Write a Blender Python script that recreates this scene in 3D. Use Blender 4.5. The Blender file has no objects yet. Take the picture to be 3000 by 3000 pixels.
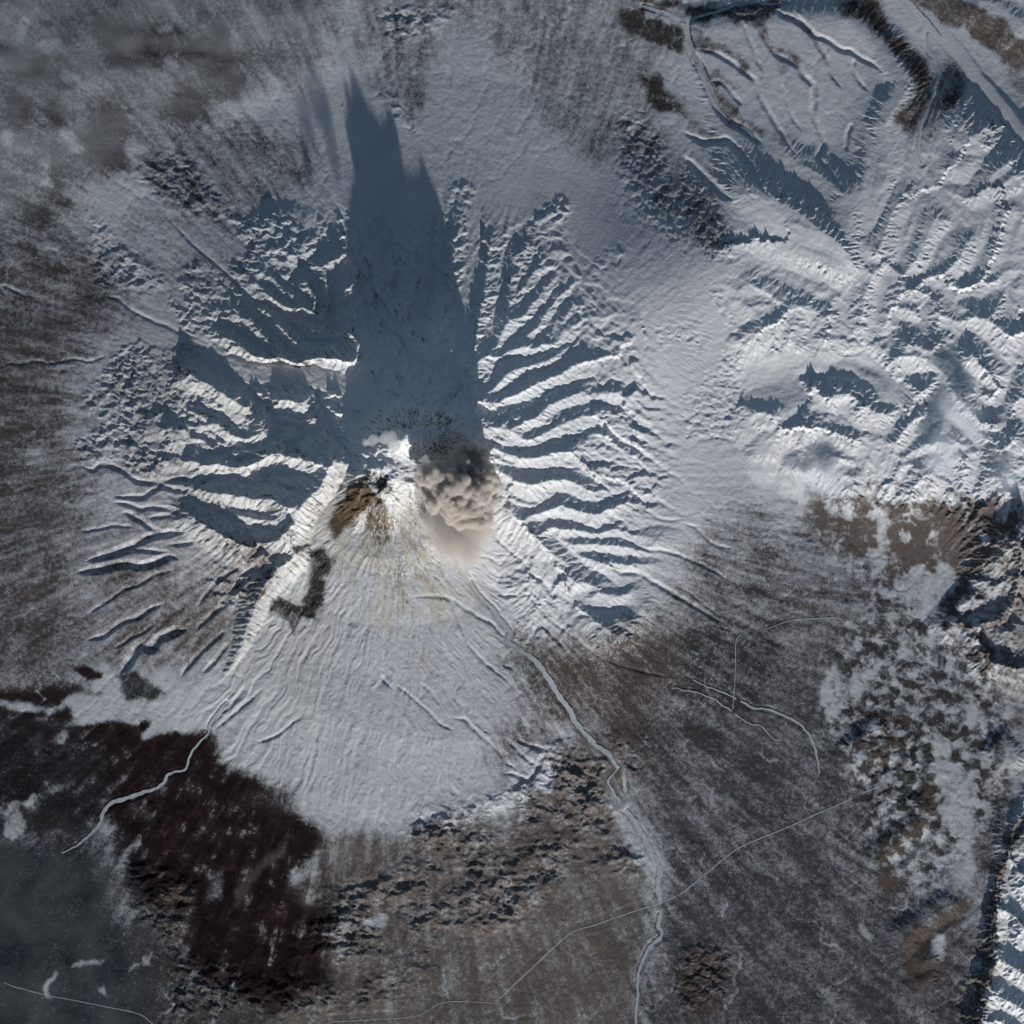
import bpy, bmesh, math, random, heapq
import numpy as np
from mathutils import Vector

# ------------------------------------------------------------------ camera, sky, sun, exposure
# 1 unit = 100 m.  Photo coordinates (0..3000, y down) map to x=(u-1500)/10, y=(1500-v)/10.
scene = bpy.context.scene
col = scene.collection
SUN_EL, SUN_AZ = 13.5, 12.0            # degrees above the ground; degrees east of due south (south = bottom)
cam_d = bpy.data.cameras.new('camera'); cam = bpy.data.objects.new('camera', cam_d); col.objects.link(cam)
CAM_H = 2000.0
cam.location = (0, 0, CAM_H + 5); cam.rotation_euler = (0, 0, 0)
cam_d.sensor_width = 36; cam_d.lens = 36 * CAM_H / 300.0
cam_d.clip_start = 10; cam_d.clip_end = 60000
scene.camera = cam
world = bpy.data.worlds.new('World'); scene.world = world; world.use_nodes = True
wn = world.node_tree.nodes; wl = world.node_tree.links
sky = wn.new('ShaderNodeTexSky'); sky.sky_type = 'NISHITA'; sky.sun_disc = False
sky.sun_elevation = math.radians(SUN_EL); sky.sun_rotation = math.radians(180 - SUN_AZ)
sky.altitude = 1500; sky.air_density = 1.0; sky.dust_density = 1.2
wl.new(sky.outputs[0], wn['Background'].inputs[0]); wn['Background'].inputs[1].default_value = 0.066
sun_d = bpy.data.lights.new('sun', 'SUN'); sun = bpy.data.objects.new('sun', sun_d); col.objects.link(sun)
sun_d.energy = 4.7; sun_d.angle = math.radians(0.5); sun_d.color = (1.0, 0.98, 0.95)
se, sa = math.radians(SUN_EL), math.radians(SUN_AZ)
sunvec = Vector((math.sin(sa) * math.cos(se), -math.cos(sa) * math.cos(se), math.sin(se)))
sun.rotation_euler = (-sunvec).to_track_quat('-Z', 'Y').to_euler(); sun.location = sunvec * 800
vs = scene.view_settings
vs.view_transform = 'Standard'; vs.look = 'None'; vs.gamma = 1; vs.use_curve_mapping = False
vs.exposure = -0.2
cy = scene.cycles
cy.use_denoising = True; cy.max_bounces = 16; cy.diffuse_bounces = 2; cy.volume_bounces = 12
cy.transparent_max_bounces = 16

# ------------------------------------------------------------------ numpy helpers
rng = np.random.RandomState(7)
STEP = 2.75; M = 60
N = int((3000 + 2 * M) / STEP) + 1
ax = np.arange(N, dtype=np.float32) * STEP - M
X, Y = np.meshgrid(ax, ax)             # photo coords, row index = v
perm = rng.permutation(512).astype(np.int32); perm = np.concatenate([perm, perm, perm[:8]])
gang = rng.rand(512).astype(np.float32) * 2 * np.pi
gx_t, gy_t = np.cos(gang).astype(np.float32), np.sin(gang).astype(np.float32)
def perlin(x, y, seed=0):
    x = x + seed * 17.31; y = y + seed * 9.73
    xi = np.floor(x); yi = np.floor(y); xf = (x - xi).astype(np.float32); yf = (y - yi).astype(np.float32)
    xi = xi.astype(np.int32) & 511; yi = yi.astype(np.int32) & 511
    x1 = (xi + 1) & 511; y1 = (yi + 1) & 511
    u = xf * xf * xf * (xf * (xf * 6 - 15) + 10); v = yf * yf * yf * (yf * (yf * 6 - 15) + 10)
    def g(a, b, dx, dy):
        h = perm[(perm[a] + b) & 511]
        return gx_t[h] * dx + gy_t[h] * dy
    n00 = g(xi, yi, xf, yf); n10 = g(x1, yi, xf - 1, yf); n01 = g(xi, y1, xf, yf - 1); n11 = g(x1, y1, xf - 1, yf - 1)
    a = n00 + u * (n10 - n00); b = n01 + u * (n11 - n01)
    return (a + v * (b - a)) * 1.5
def fbm(x, y, octv=4, seed=0, gain=0.5):
    s = 0; a = 1; t = 0
    for o in range(octv):
        s = s + a * perlin(x, y, seed + o * 3.7); t += a; a *= gain; x = x * 2.03; y = y * 2.03
    return s / t
def billow(x, y, octv=4, seed=0, gain=0.5):
    s = 0; a = 1; t = 0
    for o in range(octv):
        s = s + a * np.abs(perlin(x, y, seed + o * 3.7)); t += a; a *= gain; x = x * 2.03; y = y * 2.03
    return s / t
def ss(a, b, x):
    t = np.clip((x - a) / (b - a), 0, 1); return t * t * (3 - 2 * t)
def box1(a, r, axis):
    if r < 1: return a
    p = [(0, 0)] * 2; p[axis] = (r + 1, r)
    c = np.cumsum(np.pad(a, p, mode='edge'), axis=axis, dtype=np.float64)
    n = a.shape[axis]
    hi = np.take(c, np.arange(2 * r + 1, 2 * r + 1 + n), axis); lo = np.take(c, np.arange(0, n), axis)
    return ((hi - lo) / (2 * r + 1)).astype(np.float32)
def blur(a, r, it=2):
    for _ in range(it): a = box1(box1(a, r, 0), r, 1)
    return a
# edges of painted areas are broken up with this warp
WX = X + 44 * fbm(X / 110, Y / 110, 6, 11, .62); WY = Y + 44 * fbm(X / 110, Y / 110, 6, 23, .62)
def pmask(pts, soft=30, warp=True):
    """soft mask of a polygon in photo coordinates"""
    pts = np.array(pts, np.float32); pad = soft * 2 + 60
    x0, y0 = pts.min(0) - pad; x1, y1 = pts.max(0) + pad
    i0 = max(0, int((x0 + M) / STEP)); i1 = min(N, int((x1 + M) / STEP) + 1)
    j0 = max(0, int((y0 + M) / STEP)); j1 = min(N, int((y1 + M) / STEP) + 1)
    out = np.zeros((N, N), np.float32)
    if i1 <= i0 or j1 <= j0: return out
    px = (WX if warp else X)[j0:j1, i0:i1]; py = (WY if warp else Y)[j0:j1, i0:i1]
    ins = np.zeros(px.shape, bool); n = len(pts)
    for k in range(n):
        (ax_, ay_), (bx_, by_) = pts[k], pts[(k + 1) % n]
        if ay_ == by_: continue
        c = (ay_ > py) != (by_ > py)
        ins ^= c & (px < (bx_ - ax_) * (py - ay_) / (by_ - ay_) + ax_)
    m = ins.astype(np.float32); r = int(soft / STEP / 2)
    if r > 0: m = blur(m, r, 2)
    out[j0:j1, i0:i1] = m
    return out
VIEW = {k: (x * 1000, y * 1000, 1000) for k, (x, y) in dict(A=(0, 0), B=(1, 0), C=(2, 0), D=(0, 1), E=(1, 1), F=(2, 1), G=(0, 2), H=(1, 2), I=(2, 2)).items()}
VIEW.update(P=(500, 600, 600), Q=(200, 1000, 600), R=(600, 1200, 600), S=(2100, 700, 900))
def T(v, s):
    """points written as 'u,v u,v ...' in a 1932 px wide window of the map -> map coordinates"""
    x0, y0, sz = VIEW[v]
    return [(x0 + float(a.split(',')[0]) * sz / 1932.0, y0 + float(a.split(',')[1]) * sz / 1932.0) for a in s.split()]
def smooth_line(pts, step=1.6, jit=3.0, seed=0):
    """Catmull-Rom through the points with a natural wobble; returns (n,3): x, y, 0..1 along"""
    p = np.array(pts, np.float64); p = np.vstack([2 * p[0] - p[1], p, 2 * p[-1] - p[-2]])
    out = []
    for i in range(1, len(p) - 2):
        L = np.hypot(*(p[i + 1] - p[i])); n = max(2, int(L / step)); t = np.arange(n)[:, None] / n
        a, b, c, d = p[i - 1], p[i], p[i + 1], p[i + 2]
        out.append(.5 * ((2 * b) + (c - a) * t + (2 * a - 5 * b + 4 * c - d) * t * t + (3 * b - a - 3 * c + d) * t ** 3))
    out.append(p[-2][None]); q = np.vstack(out)
    s = np.concatenate([[0], np.cumsum(np.hypot(*np.diff(q, axis=0).T))])
    if jit > 0:
        tx = s.astype(np.float32)
        w1 = fbm(tx / 34, np.full_like(tx, seed * 3.1 + .37), 3, 31, .55); w2 = fbm(tx / 34, np.full_like(tx, seed * 3.1 + 91.7), 3, 37, .55)
        q = q + jit * 2.2 * np.stack([w1, w2], 1)
    return np.column_stack([q, s / s[-1]])
def nearest(lines):
    """jump flooding: distance to the nearest line sample and that sample's values"""
    P = np.vstack(lines).astype(np.float32)      # x, y, values...
    idx = np.full((N, N), -1, np.int32)
    ii = np.rint((P[:, 0] + M) / STEP).astype(int); jj = np.rint((P[:, 1] + M) / STEP).astype(int)
    ok = (ii >= 0) & (ii < N) & (jj >= 0) & (jj < N)
    idx[jj[ok], ii[ok]] = np.nonzero(ok)[0]
    BIG = np.float32(1e9)
    d = np.where(idx >= 0, (X - P[idx, 0]) ** 2 + (Y - P[idx, 1]) ** 2, BIG).astype(np.float32)
    k = 512
    while k >= 1:
        for dj in (-k, 0, k):
            for di in (-k, 0, k):
                if di == 0 and dj == 0: continue
                a0, a1 = max(0, dj), min(N, N + dj); b0, b1 = max(0, di), min(N, N + di)
                src = idx[a0 - dj:a1 - dj, b0 - di:b1 - di]
                nd = np.where(src >= 0, (X[a0:a1, b0:b1] - P[src, 0]) ** 2 + (Y[a0:a1, b0:b1] - P[src, 1]) ** 2, BIG)
                cur = d[a0:a1, b0:b1]; m = nd < cur
                cur[m] = nd[m]; idx[a0:a1, b0:b1][m] = src[m]
        k //= 2
    return np.sqrt(d), P[idx]

# ------------------------------------------------------------------ traced ridges and valleys
# (window, amplitude at first point, amplitude at last point, points)
CRESTS = [
 # north flank
 ('B', .7, 1.0, '440,1300 450,1400 460,1500 470,1600 440,1720 420,1830'),
 ('B', .4, 1.2, '742,1140 735,1230 715,1330 700,1400 690,1460 655,1560 640,1640 590,1740 545,1850 525,1930'),
 ('B', .4, 1.0, '940,1230 900,1330 840,1420 820,1520 850,1620 870,1680 835,1770 820,1850 800,1932'),
 ('B', .12, 1.1, '1240,1140 1150,1220 1060,1330 985,1420 975,1520 985,1640 1000,1740 950,1830 880,1932'),
 ('B', .15, .8, '1290,1340 1200,1440 1100,1530 1030,1620 1000,1700'),
 ('B', .2, 1.0, '1300,1500 1210,1570 1130,1640 1070,1700 980,1800 900,1870'),
 ('B', .15, 1.1, '1480,1470 1380,1560 1300,1610 1230,1680 1170,1760 1110,1850 1070,1910 1040,1960 940,2005 840,2042 770,2082'),
 ('B', .2, .7, '1440,1690 1330,1680 1260,1710 1190,1810'),
 ('B', .2, .5, '1510,1720 1470,1810 1390,1870 1250,1920'),
 # north-east and east flank
 ('E', 1.1, .4, '830,290 880,270 930,210 1000,170 1060,150 1170,95 1270,50 1380,-10'),
 ('E', 1.1, .4, '870,335 950,330 1050,270 1140,220 1210,190 1290,120 1370,90 1520,50'),
 ('E', 1.1, .35, '940,520 1010,540 1080,490 1160,420 1210,360 1250,310 1320,270 1450,235'),
 ('E', .5, .3, '650,465 750,470 870,510 950,545 1040,555 1140,515 1250,480 1400,455 1640,478'),
 ('E', 1.1, .35, '760,580 880,625 1000,660 1110,655 1210,605 1340,590 1480,640'),
 ('E', 1.1, .5, '890,760 960,765 1050,795 1150,805 1250,790 1350,800 1430,850 1470,890'),
 ('E', .8, .6, '960,795 1040,840 1110,870 1180,850'),
 ('E', 1.0, .4, '930,930 1010,970 1090,985 1170,950 1250,920 1350,945 1450,945 1540,900 1640,865'),
 ('E', .9, .4, '1120,1040 1200,1075 1300,1060 1380,1070 1470,1100 1600,1060'),
 ('E', .8, .4, '1240,1120 1350,1145 1480,1140 1570,1180 1680,1180 1800,1170 1920,1200'),
 ('E', .9, .7, '960,900 1030,970 1110,1050 1190,1140 1250,1190 1330,1270 1420,1310 1510,1360 1560,1400'),
 ('E', .8, .7, '1250,1290 1330,1340 1420,1345 1490,1370 1550,1420'),
 ('E', .9, 1.1, '1360,1590 1430,1555 1500,1560 1580,1560 1650,1520'),
 ('E', .7, .9, '1390,1430 1450,1450 1540,1440 1620,1470'),
 ('E', 1.0, 1.2, '1560,1750 1550,1680 1510,1630 1540,1570'),
 ('E', .5, .5, '860,400 960,375 1080,372'),
 ('E', .7, .4, '1420,330 1520,345 1600,400'),
 # north-west flank
 ('P', .8, 1.1, '420,1370 550,1390 700,1400 860,1440 950,1410 1060,1430 1180,1460 1270,1450 1360,1500 1480,1510 1590,1490 1700,1520 1800,1590'),
 ('P', .8, 1.0, '780,870 880,845 960,890 1060,960 1150,980 1210,930 1260,910 1380,940'),
 ('P', .8, 1.1, '1120,1060 1200,1040 1300,1090 1420,1110 1500,1170 1600,1220 1650,1280 1700,1370 1740,1450'),
 ('P', .7, 1.0, '830,940 930,1030 1050,1120 1150,1200 1230,1290 1300,1400 1340,1440'),
 ('P', .6, .9, '480,1085 600,1110 700,1160 800,1270 930,1370 950,1410'),
 ('P', .6, .9, '430,1180 560,1220 680,1310 760,1380 860,1440'),
 ('P', .6, .9, '870,560 900,600 980,700 1080,800 1180,870 1290,920'),
 ('P', .6, .6, '1400,380 1300,420 1220,480 1120,560 1050,600'),
 ('P', .7, .9, '1450,430 1490,560 1500,700 1510,850 1520,1000'),
 ('P', .6, .9, '1575,650 1570,800 1580,950 1570,1100 1590,1190'),
 ('P', .7, .7, '1640,960 1625,1060 1600,1180'),
 ('P', .3, .32, '830,260 900,220 1000,230 1100,200 1210,220 1330,260'),
 ('P', .6, .6, '940,440 1040,420 1130,440 1200,470'),
 ('P', .6, .7, '1350,660 1340,760 1350,900'),
 # west flank
 ('Q', .7, .9, '1050,160 1150,290 1270,400 1390,470 1520,570 1650,620'),
 ('R', .9, 1.0, '585,-30 590,30 565,130 500,220 430,310 400,370'),
 ('R', .8, .9, '640,-5 740,0 850,10 910,55'),
 ('R', .7, .8, '700,70 830,100 930,130 975,200'),
 ('R', .7, .8, '740,140 860,190 960,230 1010,265'),
 ('R', .8, 1.3, '-190,560 0,480 130,440 250,470 350,450 480,410 600,430 700,440 780,490 870,540 950,580'),
 ('R', .6, 1.2, '-300,745 -150,770 0,795 100,810 200,860 300,890 420,930 520,930 600,900 720,930 900,960'),
 ('R', .7, .9, '280,985 420,1005 570,1040'),
 ('R', .5, 1.0, '-330,830 -200,890 -100,960 0,1050 150,1130 300,1220 370,1260 470,1290'),
 ('R', .8, .8, '420,1150 530,1210 640,1150 720,1060 800,970'),
 ('Q', .6, .9, '1060,690 1180,740 1280,820 1400,870 1500,940 1620,960 1690,970'),
 ('Q', .6, .8, '1140,960 1240,935 1310,990 1420,1060'),
 ('Q', .5, .8, '1150,1010 1260,1040 1360,1090'),
 ('Q', .6, .6, '1230,540 1340,560 1440,600 1560,720 1670,820'),
 ('Q', .5, .6, '900,890 1010,880 1100,960 1150,990'),
 ('Q', .5, .6, '1130,900 1000,840 880,850'),
 ('Q', .5, .5, '1040,1120 1180,1120 1330,1110'),
 ('Q', .5, .5, '880,1250 1020,1190 1200,1170'),
 # summit
 ('E', .6, .5, '120,575 190,545 270,520 330,510 420,500 520,500 600,480 660,465'),
 # plateau edge and mountains in the north-east
 ('C', .5, .9, '470,740 540,830 620,935 720,965 830,1040 930,1110 960,1165'),
 ('C', .6, .9, '400,930 450,1050 540,1140 650,1200 760,1300 850,1420 940,1520'),
 ('C', .6, .7, '260,1290 400,1330 560,1390 700,1420 850,1470 940,1540'),
 ('C', .6, .8, '300,1560 420,1630 540,1700 640,1730 740,1750'),
 ('C', .6, .9, '980,60 1080,150 1170,260 1220,360 1280,420 1290,470 1225,580 1165,670 1130,780 1125,900 1110,1010 1080,1130 1040,1210'),
 ('C', .7, 1.0, '1320,1090 1240,1150 1185,1260 1140,1370 1070,1490'),
 ('C', .7, 1.1, '1480,1150 1440,1250 1410,1370 1390,1440 1270,1540'),
 ('C', .7, 1.1, '1590,1250 1590,1400 1560,1480 1490,1530 1400,1600'),
 ('C', .7, 1.0, '1932,1150 1830,1240 1770,1330 1720,1430'),
 ('C', .6, .9, '1480,430 1550,560 1590,700 1640,780 1720,730 1800,700'),
 ('C', .6, .9, '1400,900 1500,960 1590,980 1700,1000 1800,950 1900,900'),
 ('C', .7, .9, '1480,1120 1580,1090 1680,1050 1760,1080 1860,1010 1960,960'),
 ('C', .8, .8, '1560,-40 1650,50 1750,80 1830,140 1960,220'),
 ('C', .5, .6, '330,1800 440,1715 520,1770'),
 # massif in the east
 ('S', .6, 1.0, '160,760 200,660 290,580 400,520 450,450 540,430 650,440 720,470'),
 ('S', 1.0, 1.1, '740,440 800,340 860,260 900,205 1000,210 1090,185 1140,200 1180,260 1230,320 1310,350 1360,400 1420,450 1480,500'),
 ('S', .8, .5, '920,220 935,330 930,430 905,560 885,640'),
 ('S', .8, .5, '1140,210 1120,320 1100,440 1090,540 1055,640'),
 ('S', .7, .7, '1120,490 1200,465 1290,450 1330,400'),
 ('S', .6, .4, '500,440 480,540 450,640 430,720'),
 ('S', .6, .4, '650,450 680,540 700,620 720,700'),
 ('S', .8, 1.0, '1080,700 1180,665 1280,640 1340,680 1450,620 1550,610'),
 ('S', .9, .9, '515,905 585,885 655,875'), ('S', .9, .9, '690,945 760,910 800,885'), ('S', .8, .8, '815,915 870,945 930,955'), ('S', .9, .8, '955,930 1050,935 1110,1005'),
 ('S', .7, .8, '640,1025 720,985 800,970 860,1000'),
 ('S', .8, .9, '830,1060 900,1060 960,1045 1050,1055 1140,1045'),
 ('S', .8, .6, '690,1245 800,1290 900,1345'),
 ('S', .7, .5, '680,1335 780,1385 880,1420'),
 ('S', .7, .5, '740,1465 850,1460 950,1480'),
 ('S', .6, .5, '800,1560 880,1600 940,1650'),
 ('S', .9, .6, '1420,1100 1320,1170 1220,1240 1130,1340 1090,1390'),
 ('S', .8, .5, '1440,1290 1300,1310 1200,1345 1120,1390'),
 ('S', .8, .5, '1330,1405 1200,1430 1100,1440'),
 ('S', .8, .5, '1340,1470 1220,1560 1120,1680'),
 ('S', 1.0, 1.0, '1470,690 1550,655 1600,680 1650,760 1720,820 1790,850'),
 ('S', 1.0, 1.0, '1540,570 1570,505 1660,490 1740,560 1830,590 1932,610'),
 ('S', .9, .9, '1440,950 1500,920 1560,960 1600,1010 1650,1055 1720,1110 1800,1100'),
 ('S', .8, .8, '1800,1060 1850,975 1890,965 1932,1020'),
 ('S', .8, .9, '1180,930 1230,900 1300,920 1390,900'),
 ('S', .8, .9, '1080,720 1150,760 1230,760 1330,790 1420,760'),
 ('S', .8, .9, '1420,1220 1500,1230 1580,1270 1650,1320 1760,1325 1850,1380'),
 ('S', .7, .5, '1540,1350 1560,1450 1580,1550 1590,1650'),
 ('S', .8, .6, '1660,1425 1710,1435 1770,1490 1800,1600 1790,1700'),
 ('S', .8, .8, '1190,250 1240,270 1300,260 1380,200 1440,150'),
 ('S', .8, .8, '1340,350 1440,290 1470,200'),
 ('S', .9, .9, '1560,470 1620,430 1720,440 1800,470'),
 ('S', .8, .8, '1480,330 1600,330 1700,300 1800,280'),
 ('S', .9, .8, '1830,1350 1880,1250 1940,1210'),
 ('S', .6, .5, '200,1150 260,1090 330,1110 390,1050 450,1120'),
 ('S', .6, .5, '430,1260 500,1190 580,1210 640,1150 720,1160'),
 ('S', .5, .3, '300,1400 340,1300 430,1290'),
 ('S', .5, .3, '480,1480 530,1380 600,1320'),
 # brown ridges at the right edge
 ('F', .4, .4, '1790,1110 1860,1020 1950,960'),
 ('F', .45, .45, '1760,1290 1830,1200 1950,1190'),
 ('F', .45, .45, '1700,1430 1800,1390 1950,1350'),
 ('F', .4, .4, '1600,1650 1700,1610 1800,1600 1900,1690'),
 ('F', .4, .4, '1650,1770 1780,1780 1940,1830'),
 ('F', .4, .4, '1760,1520 1850,1500 1950,1470'),
 ('F', .6, .6, '1460,1700 1560,1560 1650,1480'),
 # bluffs in the south-east
 ('I', .6, .7, '1440,570 1400,700 1382,800 1290,890 1190,970 1120,1030'),
 ('I', .6, .7, '1620,1210 1580,1270 1480,1310 1400,1380 1310,1430 1250,1500'),
 ('I', .4, .5, '1190,290 1050,350 960,430'),
 ('I', .6, .6, '1900,340 1840,390 1770,460'),
 ('I', .5, .5, '1450,1560 1390,1570 1340,1620'),
 ('I', .5, .5, '1450,1660 1390,1680 1340,1740'),
 # mountains in the south-east corner
 ('I', .9, 1.1, '1932,640 1890,800 1850,1000 1815,1150 1830,1250 1790,1380 1830,1450 1800,1600 1770,1760 1700,1950 1660,2100'),
 ('I', .9, .9, '1830,1250 1900,1330 1960,1400'),
 ('I', .9, .9, '1800,1600 1880,1640 1970,1680'),
 ('I', .9, .9, '1770,1770 1850,1830 1960,1850'),
 ('I', .8, .8, '1850,1050 1900,1120 1980,1100'),
 ('I', .8, .8, '1850,2000 1900,1930 1980,1900'),
]
# (window, half width of a flat floor in map px, points)
VALLEYS = [
 ('B', 3, '510,1320 505,1480 530,1560 490,1700 470,1800'),
 ('B', 14, '765,1150 752,1300 748,1420 740,1510 720,1600 700,1750 680,1880'),
 ('B', 6, '1020,1290 950,1370 905,1460 895,1600 880,1720 850,1830 850,1932'),
 ('B', 2, '1250,1280 1150,1370 1060,1480 1010,1580 990,1660'),
 ('B', 2, '1300,1420 1200,1530 1110,1610 1040,1690 1010,1745'),
 ('B', 3, '1340,1520 1240,1620 1180,1690 1060,1830 960,1932 900,1990'),
 ('B', 4, '1480,1620 1400,1635 1300,1680 1200,1780 1150,1870 1090,1925'),
 ('B', 3, '1530,1830 1400,1900 1300,1945'),
 ('E', 3, '840,230 870,150 940,105 1010,100 1080,95 1200,50 1300,5 1380,-60'),
 ('E', 3, '890,300 960,265 1050,195 1130,170 1200,140 1260,80 1320,50 1450,20'),
 ('E', 4, '950,375 1060,350 1160,300 1270,250 1400,215 1520,190'),
 ('E', 3, '1050,520 1130,490 1210,420 1270,390 1400,350 1560,360'),
 ('E', 3, '690,510 800,545 900,590 1000,610 1100,600 1200,560 1300,540 1400,500'),
 ('E', 3, '880,690 980,715 1100,720 1250,720 1360,740 1440,800'),
 ('E', 2, '870,790 950,850 1050,905 1130,900 1200,850'),
 ('E', 3, '880,860 960,905 1060,945 1110,930 1190,870 1260,850 1330,880 1400,910 1480,895 1590,850 1700,840'),
 ('E', 3, '1100,1010 1180,1010 1250,1000 1340,1020 1440,1050 1560,1000 1700,930'),
 ('E', 2, '1220,1110 1330,1110 1450,1112 1540,1110 1700,1150'),
 ('E', 2, '1200,1090 1270,1170 1360,1250 1450,1300 1570,1370'),
 ('E', 2, '1290,1190 1400,1190 1520,1200 1700,1220 1900,1230'),
 ('E', 2, '1380,1500 1470,1515 1600,1500'),
 ('E', 2, '880,640 960,690'),
 ('P', 26, '-200,880 0,1160 150,1270 300,1350 480,1480 650,1560 800,1600 1000,1610 1250,1620 1450,1660 1700,1710 1850,1740'),
 ('P', 2, '700,850 780,900 900,950 1000,1010 1100,1080 1200,1180 1320,1270 1420,1300 1550,1290 1640,1330'),
 ('P', 4, '-100,100 200,330 400,500 550,640 640,740 760,930 880,1070 980,1220 1080,1330 1200,1445'),
 ('P', 2, '500,1125 620,1180 740,1270 850,1350 920,1385'),
 ('P', 2, '840,720 960,790 1050,880 1170,930'),
 ('P', 2, '950,570 1040,680 1140,780 1240,840 1320,920'),
 ('P', 2, '1430,430 1320,500 1200,600 1150,700'),
 ('P', 2, '1410,700 1430,850 1440,960'),
 ('P', 3, '1535,660 1540,850 1540,1000 1560,1180'),
 ('P', 2, '1140,1075 1250,1080 1400,1115'),
 ('R', 2, '690,62 780,62 880,90'),
 ('R', 2, '720,130 850,150 960,215'),
 ('R', 8, '-330,620 -150,640 0,650 200,655 400,660 600,645 800,640 1000,640 1130,600'),
 ('R', 2, '200,905 300,950 440,962 570,990'),
 ('R', 4, '-450,800 -300,800 -150,830 0,880 150,960 300,1030 450,1090 590,1110'),
 ('R', 2, '430,360 330,330 200,300 100,220'),
 ('R', 2, '410,330 300,370 150,350 0,250 -100,200'),
 ('Q', 2, '1100,720 1250,840 1400,980 1550,1090 1700,1090'),
 ('Q', 2, '1150,990 1240,990 1330,1060'),
 ('Q', 2, '1250,560 1340,650 1500,730 1660,880'),
 ('C', 5, '440,850 540,950 640,1030 740,1090 830,1180 890,1270 960,1380 988,1480 1000,1560'),
 ('C', 5, '110,850 200,990 290,1150 420,1195 490,1265 600,1340 720,1395 860,1450 960,1550'),
 ('C', 4, '310,1440 400,1480 500,1540 620,1595 720,1655 800,1690 900,1620 960,1570'),
 ('C', 7, '910,510 960,610 1030,720 1070,820 1078,920 1070,1000 1040,1120 1010,1220 992,1300'),
 ('C', 12, '1390,260 1440,330 1450,430 1420,530 1380,640 1340,740 1330,850 1350,930 1400,1030 1470,1110 1560,1190 1600,1260'),
 ('C', 24, '1250,-40 1400,110 1500,230 1590,330 1660,430 1740,530 1820,620 1880,700 1950,790'),
 ('C', 4, '1350,1080 1310,1190 1260,1270 1235,1380 1220,1480'),
 ('C', 4, '1520,1180 1560,1250 1500,1320 1440,1400 1400,1500 1330,1570'),
 ('C', 4, '1740,1150 1740,1300 1700,1420 1640,1530 1560,1590'),
 ('C', 3, '1900,1250 1850,1350 1830,1480 1760,1560'),
 ('C', 4, '1350,860 1450,1020 1600,1040 1700,900 1780,820 1880,720'),
 ('S', 3, '560,740 580,640 600,560'), ('S', 3, '810,640 812,500 830,380 862,270'),
 ('S', 4, '950,690 1010,560 1030,420 1050,300 1080,225'),
 ('S', 4, '1060,650 1110,570 1140,520 1290,560 1315,600'), ('S', 2, '1310,560 1322,480 1300,400'),
 ('S', 30, '250,850 400,780 560,790 700,790 850,810 960,850 1050,920 1120,1000'),
 ('S', 4, '520,990 620,1070 740,1115 800,1085'),
 ('S', 5, '1170,960 1160,1060 1110,1170 1060,1250 1050,1350 1040,1450 1010,1550 980,1650 980,1800 1010,1932'),
 ('S', 3, '780,1130 860,1190 940,1240 945,1330 980,1420 1020,1470'),
 ('S', 3, '1400,1150 1280,1230 1160,1340'), ('S', 3, '1390,1350 1250,1380 1100,1410'),
 ('S', 3, '690,1290 800,1340 900,1390 960,1430'), ('S', 3, '700,1400 800,1425 930,1445'),
 ('S', 5, '1430,870 1430,950 1400,1080 1460,1130 1560,1200 1640,1290'),
 ('S', 4, '1640,900 1640,1000 1720,1065 1780,1060 1810,1000 1850,900 1880,760 1932,690'),
 ('S', 4, '1460,560 1520,620 1580,590 1700,650 1760,740 1830,800'),
 ('S', 4, '1180,850 1300,850 1400,830 1430,870'),
 ('S', 4, '1660,1380 1640,1480 1600,1600 1650,1700 1720,1800'),
 ('S', 4, '1460,1440 1500,1560 1560,1650 1680,1760'),
 ('S', 4, '1200,1450 1140,1560 1060,1680'),
 ('S', 4, '1500,400 1600,380 1700,370 1850,250'),
 ('S', 3, '1330,300 1400,330 1480,420 1520,470'),
 ('S', 3, '1850,250 1840,400 1880,520'),
 ('F', 4, '1740,1180 1800,1100 1840,1060'), ('F', 4, '1720,1330 1830,1290 1940,1270'), ('F', 4, '1600,1560 1700,1510 1850,1420 1950,1410'),
 ('F', 4, '1600,1720 1720,1690 1850,1760 1950,1750'),
 ('I', 8, '1740,1000 1700,1200 1650,1400 1600,1600 1540,1932'),
 ('I', 4, '1860,1130 1880,1250 1960,1310'), ('I', 4, '1850,1350 1870,1500 1960,1560'), ('I', 4, '1820,1680 1900,1740 1970,1780'), ('I', 4, '1800,1880 1870,1900 1960,1960'),
 ('I', 4, '1430,640 1440,760 1400,860 1300,950 1200,1040'),
 ('I', 4, '1640,1290 1560,1340 1450,1400 1380,1470'),
]
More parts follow.
